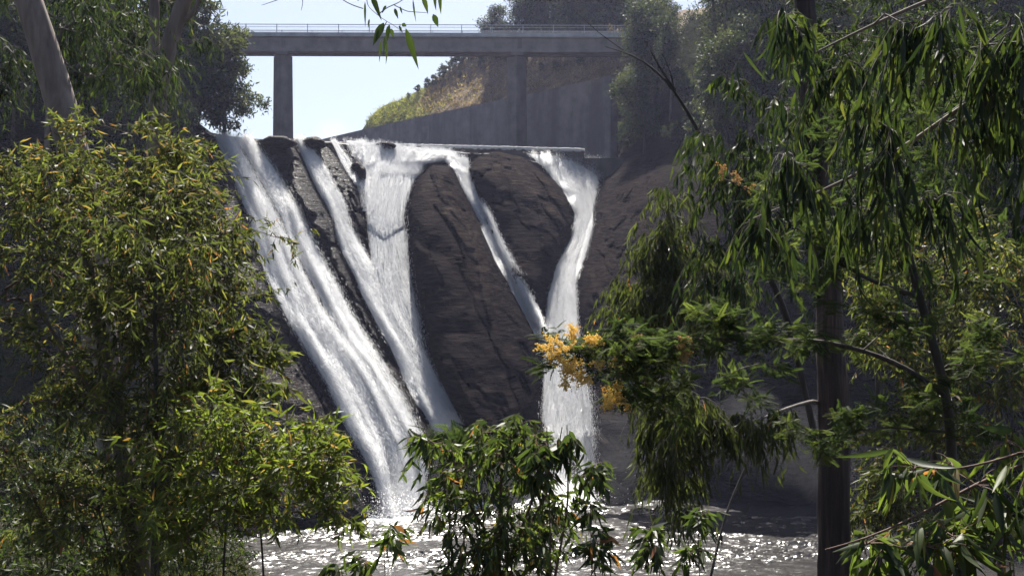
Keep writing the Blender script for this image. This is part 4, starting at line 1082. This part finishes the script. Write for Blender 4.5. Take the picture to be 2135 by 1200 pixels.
# wattles: feathery leaves and yellow blossom
def wattle(name, label, seed, trunk, r0, r1, blobs, flowers, limbs=(), fl=0.13, cat='tree', nf=7):
    g = np.random.default_rng(seed)
    tr = spline(rooted([P(*q) for q in trunk]), 40); root = empty(name, tr[0]); tag(root, label, cat)
    v, f = tube(tr, np.linspace(r0, r1, 40), 10); mesh_obj('trunk', v, f, M['bark_dark'], root); wood = list(tr)
    for pts, a, b in limbs:
        q = spline([P(*z) for z in pts], 24); v, f = tube(q, np.linspace(a, b, 24), 7); mesh_obj('limb', v, f, M['bark_dark'], root); wood += list(q)
    C, O = blob_pts(blobs, g)
    p0, p1, q0, q1 = skeleton(wood, C, g, 0.0025)
    v, f = segs(p0, p1, q0, q1, 5); mesh_obj('branches', v, f, M['twig_grey'], root)
    c = np.repeat(C, nf, 0); o = np.repeat(O, nf, 0)
    lp = c + g.normal(size=c.shape) * 0.035; ld = o * 0.5 + g.normal(size=c.shape) * 0.8; ld[:, 2] *= 0.55
    lv, lf, k = fronds(lp, ld, g, fl)
    t = np.repeat(np.repeat(np.clip(g.normal(0.5, 0.22, len(C)), 0, 1), nf), k)
    mesh_obj('foliage', lv, lf, M['frond'], root, attrs={'tint': t})
    for (px, py, Y, rx, ry, n, mat) in flowers:
        g2 = np.random.default_rng(int(px * 3 + py)); m = max(4, n // 22)
        cc, _ = blob_pts([(px, py, Y, rx, ry, rx * Y / F, m)], g2); m = len(cc)
        d = g2.normal(size=(m, 3)); d /= np.linalg.norm(d, axis=1)[:, None]
        pp = (cc[:, None] + d[:, None] * np.linspace(-0.045, 0.045, 22)[None, :, None] + g2.normal(size=(m, 22, 3)) * 0.008).reshape(-1, 3)
        v, f = puffs(pp, g2, 0.0062)
        b = mesh_obj('blossom', v, f, M[mat], root, smooth=False, attrs={'tint': np.repeat(np.clip(g2.normal(0.5, 0.3, len(pp)), 0, 1), 6)})
        if mat == 'blossom_old': b['label'] = 'faded brownish blossom'
wattle('wattle_tree', 'wattle whose long side branch ends in clusters of golden blossom before the gorge', 401,
       [(2010, 1500, 8.4), (2000, 1200, 8.4), (1985, 950, 8.4), (1975, 820, 8.4), (1935, 680, 8.4), (1895, 540, 8.4), (1870, 400, 8.4), (1850, 250, 8.4), (1840, 80, 8.4)], 0.055, 0.02,
       [(1180, 735, 7.8, 50, 40, 0.2, 16), (1270, 740, 7.8, 70, 35, 0.25, 26), (1340, 770, 7.8, 80, 50, 0.3, 42), (1290, 830, 7.8, 50, 40, 0.2, 18), (1400, 740, 7.9, 90, 40, 0.3, 34), (1400, 830, 7.9, 70, 50, 0.3, 26), (1520, 700, 8.0, 90, 40, 0.3, 30), (1560, 770, 8.0, 40, 60, 0.3, 18), (1620, 690, 8.0, 70, 45, 0.3, 24),
        (1690, 910, 8.0, 60, 30, 0.3, 16), (1780, 890, 8.1, 90, 25, 0.3, 16), (1900, 700, 8.2, 110, 50, 0.4, 30), (2040, 770, 8.2, 110, 60, 0.5, 40), (1960, 880, 8.2, 120, 50, 0.4, 34), (1640, 610, 8.0, 60, 60, 0.3, 14), (1620, 430, 8.2, 90, 60, 0.4, 24), (1800, 480, 8.3, 100, 70, 0.4, 30), (1720, 520, 8.2, 90, 60, 0.4, 26), (1950, 520, 8.4, 120, 80, 0.5, 34), (1850, 330, 8.4, 120, 80, 0.5, 30), (1930, 180, 8.4, 130, 90, 0.5, 34), (1700, 60, 8.4, 50, 50, 0.3, 8)],
       [(1165, 735, 7.7, 36, 30, 900, 'blossom'), (1205, 705, 7.7, 14, 14, 260, 'blossom'), (1243, 706, 7.7, 16, 14, 320, 'blossom'), (1205, 790, 7.7, 26, 18, 620, 'blossom'), (1183, 803, 7.7, 12, 8, 160, 'blossom'), (1285, 825, 7.7, 22, 30, 560, 'blossom'), (1270, 848, 7.7, 12, 12, 180, 'blossom'), (1265, 765, 7.7, 18, 16, 200, 'blossom'), (1300, 762, 7.7, 20, 16, 260, 'blossom'), (1325, 715, 7.75, 20, 8, 160, 'blossom_old'), (1345, 768, 7.75, 16, 14, 160, 'blossom_old'), (1412, 735, 7.8, 22, 22, 320, 'blossom_old'),
        (1650, 120, 8.3, 14, 20, 180, 'blossom_old'), (1500, 370, 8.2, 24, 20, 180, 'blossom_old'), (1560, 400, 8.2, 20, 14, 110, 'blossom_old')],
       limbs=[([(1978, 830, 8.4), (1900, 770, 8.3), (1820, 735, 8.2), (1700, 705, 8.1), (1580, 712, 8.0), (1460, 705, 7.9), (1330, 705, 7.8), (1230, 725, 7.8), (1150, 745, 7.7)], 0.024, 0.004),
              ([(1920, 620, 8.4), (1800, 580, 8.3), (1690, 500, 8.2), (1560, 390, 8.2), (1500, 370, 8.2)], 0.02, 0.004), ([(1980, 900, 8.4), (1850, 890, 8.2), (1700, 905, 8.0)], 0.012, 0.004)])
wattle('wattle_sapling', 'soft feathery wattle tip showing above the middle bush', 402,
       [(930, 1450, 7.2), (935, 1200, 7.2), (940, 1000, 7.2), (955, 905, 7.2)], 0.02, 0.004,
       [(940, 925, 7.2, 50, 30, 0.2, 14), (1040, 905, 7.2, 50, 22, 0.2, 10), (1000, 935, 7.2, 60, 30, 0.2, 12)], [], fl=0.11, cat='sapling')

# leafy growth further back on that bank
for i, (tr, bl, lf_, lb) in enumerate((
        ([(1960, 1300, 18), (1950, 1000, 18), (1940, 700, 18), (1930, 520, 18)], [(1880, 620, 18, 90, 80, 1, 30), (1980, 640, 18, 110, 90, 1, 40), (2080, 700, 17, 90, 90, 1, 30), (1860, 760, 17, 80, 70, 1, 30), (2020, 820, 17, 130, 70, 1, 44), (2000, 930, 17, 140, 60, 1, 40), (2100, 560, 17, 60, 80, 1, 24), (1860, 520, 17, 60, 60, 1, 20)], 'leaf_olive', 'olive bushy tree behind the wattle stem on the far bank'),
        ([(2090, 1300, 22), (2080, 900, 22), (2080, 500, 22), (2070, 200, 22)], [(2040, 380, 22, 120, 120, 1.5, 46), (2100, 560, 21, 90, 90, 1.2, 30), (1960, 420, 22, 90, 90, 1.2, 26), (2090, 200, 22, 90, 110, 1.2, 40), (1990, 250, 22, 90, 110, 1.2, 40), (1900, 180, 22, 80, 80, 1.2, 28), (1900, 560, 22, 90, 70, 1.2, 30)], 'leaf_dark', 'dark gum filling the background behind the hanging leaves'),
        ([(1830, 1300, 24), (1835, 1000, 24), (1830, 800, 24), (1840, 300, 24), (1850, -40, 24)], [(1830, 500, 24, 80, 110, 1.5, 26), (1800, 150, 24, 110, 120, 1.5, 40), (1920, 90, 24, 110, 120, 1.5, 40), (1900, 300, 24, 90, 110, 1.5, 36), (1720, 260, 24, 70, 110, 1.5, 34), (1640, 380, 24, 60, 80, 1.2, 22), (1740, 450, 24, 70, 80, 1.2, 26), (1700, 60, 24, 70, 80, 1.2, 24), (1990, 30, 24, 100, 70, 1.2, 30)], 'leaf_dark', 'slender dark gum rising behind the fibrous trunk'),
        ([(1830, 1330, 16), (1830, 1120, 16), (1825, 1060, 16)], [(1820, 1070, 16, 70, 40, 0.7, 26), (1900, 1060, 16, 80, 60, 0.7, 30)], 'leaf_olive', 'low shrub at the foot of the fibrous trunk by the water'))):
    plant('gum_tree' if i < 3 else 'shrub', lb, 'tree' if i < 3 else 'shrub', 320 + i, tr, 0.09 if i < 3 else 0.03, 0.02, bl, M['bark_dark'], M[lf_], 5, 0.45, 9, 0.15, 0.032, 0.5, 0.8, twig=M['twig_grey'], tip=0.006)

# broad-leaved branches close to the camera, from saplings beside the view
plant('gum_sapling', 'broad-leaved sapling whose glossy branches reach in low beside the fibrous trunk', 'sapling', 501,
      [(2480, 1750, 3.4), (2460, 1300, 3.4), (2420, 1000, 3.4), (2400, 760, 3.4)], 0.03, 0.012,
      [(2040, 1000, 3.3, 70, 30, 0.15, 8), (1880, 1120, 3.2, 80, 20, 0.12, 8), (2000, 1150, 3.2, 90, 30, 0.15, 8), (2090, 1090, 3.3, 60, 50, 0.15, 8), (2090, 1200, 3.2, 70, 20, 0.12, 4), (1920, 990, 3.3, 50, 20, 0.10, 5), (1780, 1135, 3.2, 50, 10, 0.08, 5), (2110, 920, 3.3, 40, 40, 0.12, 8)],
      M['twig'], M['leaf_big'], 2, 0.13, 4, 0.13, 0.026, 0.3, 1.0, fine=True, curl=0.3, old=0.01, twig=M['twig'], tip=0.0022, lo=0.05, rise=0.0,
      trunk2=[([(2430, 1060, 3.4), (2250, 930, 3.35), (2080, 985, 3.3), (1940, 1060, 3.25), (1820, 1120, 3.2), (1720, 1145, 3.2)], 0.010, 0.002), ([(2410, 900, 3.4), (2240, 905, 3.35), (2080, 960, 3.3), (1960, 985, 3.3), (1880, 965, 3.3)], 0.008, 0.002), ([(2440, 1150, 3.4), (2240, 1140, 3.3), (2060, 1150, 3.2), (1960, 1190, 3.2)], 0.008, 0.002)])
plant('gum_tree', 'overhanging gum branch of long hanging leaves close overhead beside the fibrous trunk', 'tree', 502,
      [(2700, 2200, 4.8), (2640, 1500, 4.8), (2560, 600, 4.8), (2450, 0, 4.8), (2400, -400, 4.8)], 0.09, 0.05,
      [(2080, 50, 4.4, 90, 60, 0.25, 11), (1960, 20, 4.5, 90, 50, 0.25, 8), (2110, 230, 4.5, 60, 80, 0.25, 7), (1990, 200, 4.6, 90, 70, 0.3, 7), (1850, 250, 4.7, 80, 70, 0.3, 6), (1730, 230, 4.8, 50, 60, 0.3, 4), (1640, 320, 4.8, 50, 60, 0.3, 4), (1780, 400, 4.8, 70, 60, 0.3, 4), (1900, 420, 4.7, 90, 50, 0.3, 4), (1590, 480, 4.9, 30, 40, 0.2, 3), (2060, 440, 4.6, 80, 50, 0.3, 4), (1690, 60, 4.8, 40, 40, 0.2, 3)],
      M['bark_gum'], M['leaf_dark'], 4, 0.22, 7, 0.145, 0.019, 1.1, 1.9, fine=True, curl=0.2, old=0.004, twig=M['twig_grey'], tip=0.0028, hi=1.1,
      trunk2=[([(2440, -40, 4.8), (2200, -60, 4.6), (1980, -20, 4.6), (1800, 60, 4.7), (1700, 110, 4.8)], 0.02, 0.004), ([(2480, 200, 4.8), (2250, 130, 4.6), (2060, 180, 4.6), (1900, 300, 4.7), (1760, 380, 4.8), (1560, 460, 4.9)], 0.02, 0.004)])
# twig hanging into the sky
def sky_twig():
    g = np.random.default_rng(77); Y = 4.2
    tr = spline([(1.9, -2.6, 15.0), (1.75, -2.3, 18.0), (1.4, -1.5, 20.3), (0.6, 1.2, 20.4), (-0.2, 3.4, 19.4), P(835, -90, Y)], 40)
    root = empty('gum_tree', tr[0]); tag(root, 'twig of slim drooping leaves hanging down in front of the bridge railing', 'tree')
    v, f = tube(tr, np.linspace(0.10, 0.006, 40), 10); mesh_obj('trunk', v, f, M['bark_gum'], root)
    st = [[(835, -90), (770, -30), (761, 8), (785, 30), (808, 48), (830, 55), (838, 66)], [(788, 31), (810, 13), (825, 10), (850, -6), (835, -90)], [(835, -90), (900, -40), (906, 6)], [(900, -40), (868, -20), (861, 2)],
          [(822, 11), (848, 24), (890, 27)], [(806, 46), (798, 62), (796, 70)], [(757, 18), (735, 12), (712, 0), (690, -20), (750, -60), (835, -90)], [(620, -40), (632, 5), (628, 22)], [(620, -40), (590, -4), (550, 10), (545, 11)], [(620, -40), (720, -80), (835, -90)]]
    V, Fc, n = [], [], 0
    for q in st:
        p = spline([P(a, b, Y + 0.02 * g.normal()) for a, b in q], 20); v, f = tube(p, np.linspace(0.0022, 0.0010, 20), 5); V.append(v); Fc.append(f + n); n += len(v)
    mesh_obj('twig', np.concatenate(V), np.concatenate(Fc), M['twig_grey'], root)
    L = [(756, -12, 742, 11, 9), (773, -14, 788, 31, 13), (761, 4, 761, 82, 4), (805, 12, 795, 26, 7), (823, 18, 832, 50, 6), (861, 0, 867, 56, 5), (880, -8, 896, 33, 8), (903, 30, 917, 64, 13), (907, -14, 907, 17, 6), (917, -14, 919, 23, 7),
         (800, 48, 774, 112, 17), (803, 74, 799, 138, 6), (796, 84, 784, 142, 6), (806, 84, 810, 147, 6), (846, 60, 867, 130, 12), (838, 50, 850, 58, 7), (812, 52, 806, 92, 10), (832, 54, 838, 70, 6), (770, 40, 767, 66, 3), (790, 60, 780, 100, 9), (834, 14, 838, 30, 4), (815, 60, 822, 88, 7)]
    for k, (a, b, c, d, w) in enumerate(L):
        p0, p1 = P(a, b, Y), P(c, d, Y + 0.02 * g.normal()); dv = p1 - p0; ln = np.linalg.norm(dv)
        lv, lf, kk = leaves(p0[None], dv[None], np.random.default_rng(k), ln, w * Y / F * 1.15, 0.12, True, up=np.array([[0.0, -1.0, 0.3]]))
        mesh_obj('leaf', lv, lf, M['leaf_dark'], root, attrs={'tint': np.full(len(lv), 0.2 + 0.6 * g.random())})
sky_twig()

# grass on the bank
def grass():
    g = np.random.default_rng(12); n = 1300
    Y = g.uniform(6, 34, n); px = g.uniform(-250, 640, n); x = (px - CX) / F * Y
    c = np.stack([x, Y, zg(x, Y)], -1); r = 9
    lp = np.repeat(c, r, 0) + g.normal(size=(n * r, 3)) * np.array([0.12, 0.12, 0.0])
    ld = g.normal(size=lp.shape) * 0.45; ld[:, 2] = 1.0
    lv, lf, k = leaves(lp, ld, g, 0.5, 0.014, 0.5)
    tag(mesh_obj('grass', lv, lf, M['grass'], attrs={'tint': np.repeat(g.random(len(lp)) * 0.7, k)}), kind='stuff')
grass()

# ------------------------------------------------------------------ air
def build_haze():
    b = MB(); b.box(-270, 270, -30, 420, -4.0, 130)
    o = b.build('haze', None); tag(o, kind='stuff')
    m, nt, out = new_mat('haze')
    v = N(nt, 'ShaderNodeVolumePrincipled', {'Color': (0.64, 0.68, 1.0, 1), 'Density': HAZE, 'Anisotropy': 0.35})
    nt.links.new(v.outputs[0], out.inputs['Volume']); o.data.materials.append(m)
def build_mist():
    b = MB(); n, m = 24, 14
    A, B = np.meshgrid(np.linspace(0, 2 * np.pi, n), np.linspace(-np.pi / 2, np.pi / 2, m))
    d = np.stack([np.cos(A) * np.cos(B), np.sin(A) * np.cos(B), np.sin(B)], -1)
    g = np.random.default_rng(21); puffs_ = [(480, 290, 104.0, 3.0, 2.5, 1.6)]
    for q in range(26):
        px = g.uniform(1120, 1680); puffs_.append((px, 1000 - g.exponential(45), 85.5 - (px - 1120) * 0.012 - g.uniform(0, 3), g.uniform(3, 7), g.uniform(2.5, 4), g.uniform(2, 5)))
    for q in range(6): puffs_.append((g.uniform(820, 1100), g.uniform(950, 1010), g.uniform(79, 83), g.uniform(2, 5), 2.5, g.uniform(2, 3.5)))
    for k, (px, py, Y, rx, ry, rz) in enumerate(puffs_):
        w = 1 + 0.22 * fbm(d * 1.5 + k * 3, 3, 14)[..., None]
        b.add((d * w * np.array([rx, ry, rz]) + P(px, py, Y)).reshape(-1, 3), grid_faces(m, n))
    o = b.build('mist', None, smooth=True); tag(o, kind='stuff')
    mm, nt, out = new_mat('mist')
    v = N(nt, 'ShaderNodeVolumePrincipled', {'Color': (0.95, 0.95, 1.0, 1), 'Density': 0.008, 'Anisotropy': 0.3})
    nt.links.new(v.outputs[0], out.inputs['Volume']); o.data.materials.append(mm)
build_mist()
HAZE = 0.0002
build_haze()

# ------------------------------------------------------------------ sky, sun, camera
EL, AZ = rad(54), rad(-1)          # sun behind the falls, a little to the right
w = bpy.data.worlds.new('World'); SC.world = w; w.use_nodes = True
nt = w.node_tree; nt.nodes.clear()
out = nt.nodes.new('ShaderNodeOutputWorld')
sky = N(nt, 'ShaderNodeTexSky', sky_type='NISHITA', sun_disc=False, sun_elevation=EL, sun_rotation=AZ, altitude=300.0, air_density=1.0, dust_density=2.5, ozone_density=1.0)
tc = N(nt, 'ShaderNodeTexCoord').outputs['Generated']
mp = N(nt, 'ShaderNodeMapping', {'Vector': tc, 'Scale': (1.0, 1.0, 2.2)}).outputs['Vector']
cn = noise(nt, mp, 5.0, 7, 0.55, 0.2)
sep = N(nt, 'ShaderNodeSeparateXYZ', {0: tc})
cf = ramp(nt, mathn(nt, 'ADD', cn, mathn(nt, 'MULTIPLY', sep.outputs[2], -0.55)), [(0.46, 0.0), (0.60, 0.85)])
cc = mix_col(nt, cf, sky.outputs[0], (9.0, 9.2, 9.6))
bg = N(nt, 'ShaderNodeBackground', {'Color': cc, 'Strength': 0.05})
nt.links.new(bg.outputs[0], out.inputs['Surface'])
sl = bpy.data.lights.new('sun', 'SUN'); sl.energy = 5.0; sl.angle = rad(0.53); sl.color = (1.0, 0.95, 0.87)
so = bpy.data.objects.new('sun', sl); COL.objects.link(so); so.location = (20, 120, 140)
from mathutils import Vector
sd = Vector((math.sin(AZ) * math.cos(EL), math.cos(AZ) * math.cos(EL), math.sin(EL)))
so.rotation_euler = sd.to_track_quat('Z', 'Y').to_euler()

cam = bpy.data.cameras.new('camera'); co = bpy.data.objects.new('camera', cam); COL.objects.link(co)
co.location = (0, 0, CZ); co.rotation_euler = (rad(90), 0, 0)
cam.sensor_fit = 'HORIZONTAL'; cam.sensor_width = 36.0; cam.lens = 36.0 * F / 2135.0
cam.clip_start = 0.1; cam.clip_end = 3000
SC.camera = co

SC.view_settings.view_transform = 'Standard'; SC.view_settings.look = 'None'; SC.view_settings.exposure = 1.45; SC.view_settings.gamma = 1.0
SC.view_settings.use_curve_mapping = False
SC.render.engine = 'CYCLES'
c = SC.cycles
c.max_bounces = 8; c.diffuse_bounces = 5; c.glossy_bounces = 3; c.transmission_bounces = 4; c.transparent_max_bounces = 12; c.volume_bounces = 0
c.use_denoising = True
c.sample_clamp_indirect = 4.0; c.sample_clamp_direct = 0.0
c.caustics_reflective = False; c.caustics_refractive = False
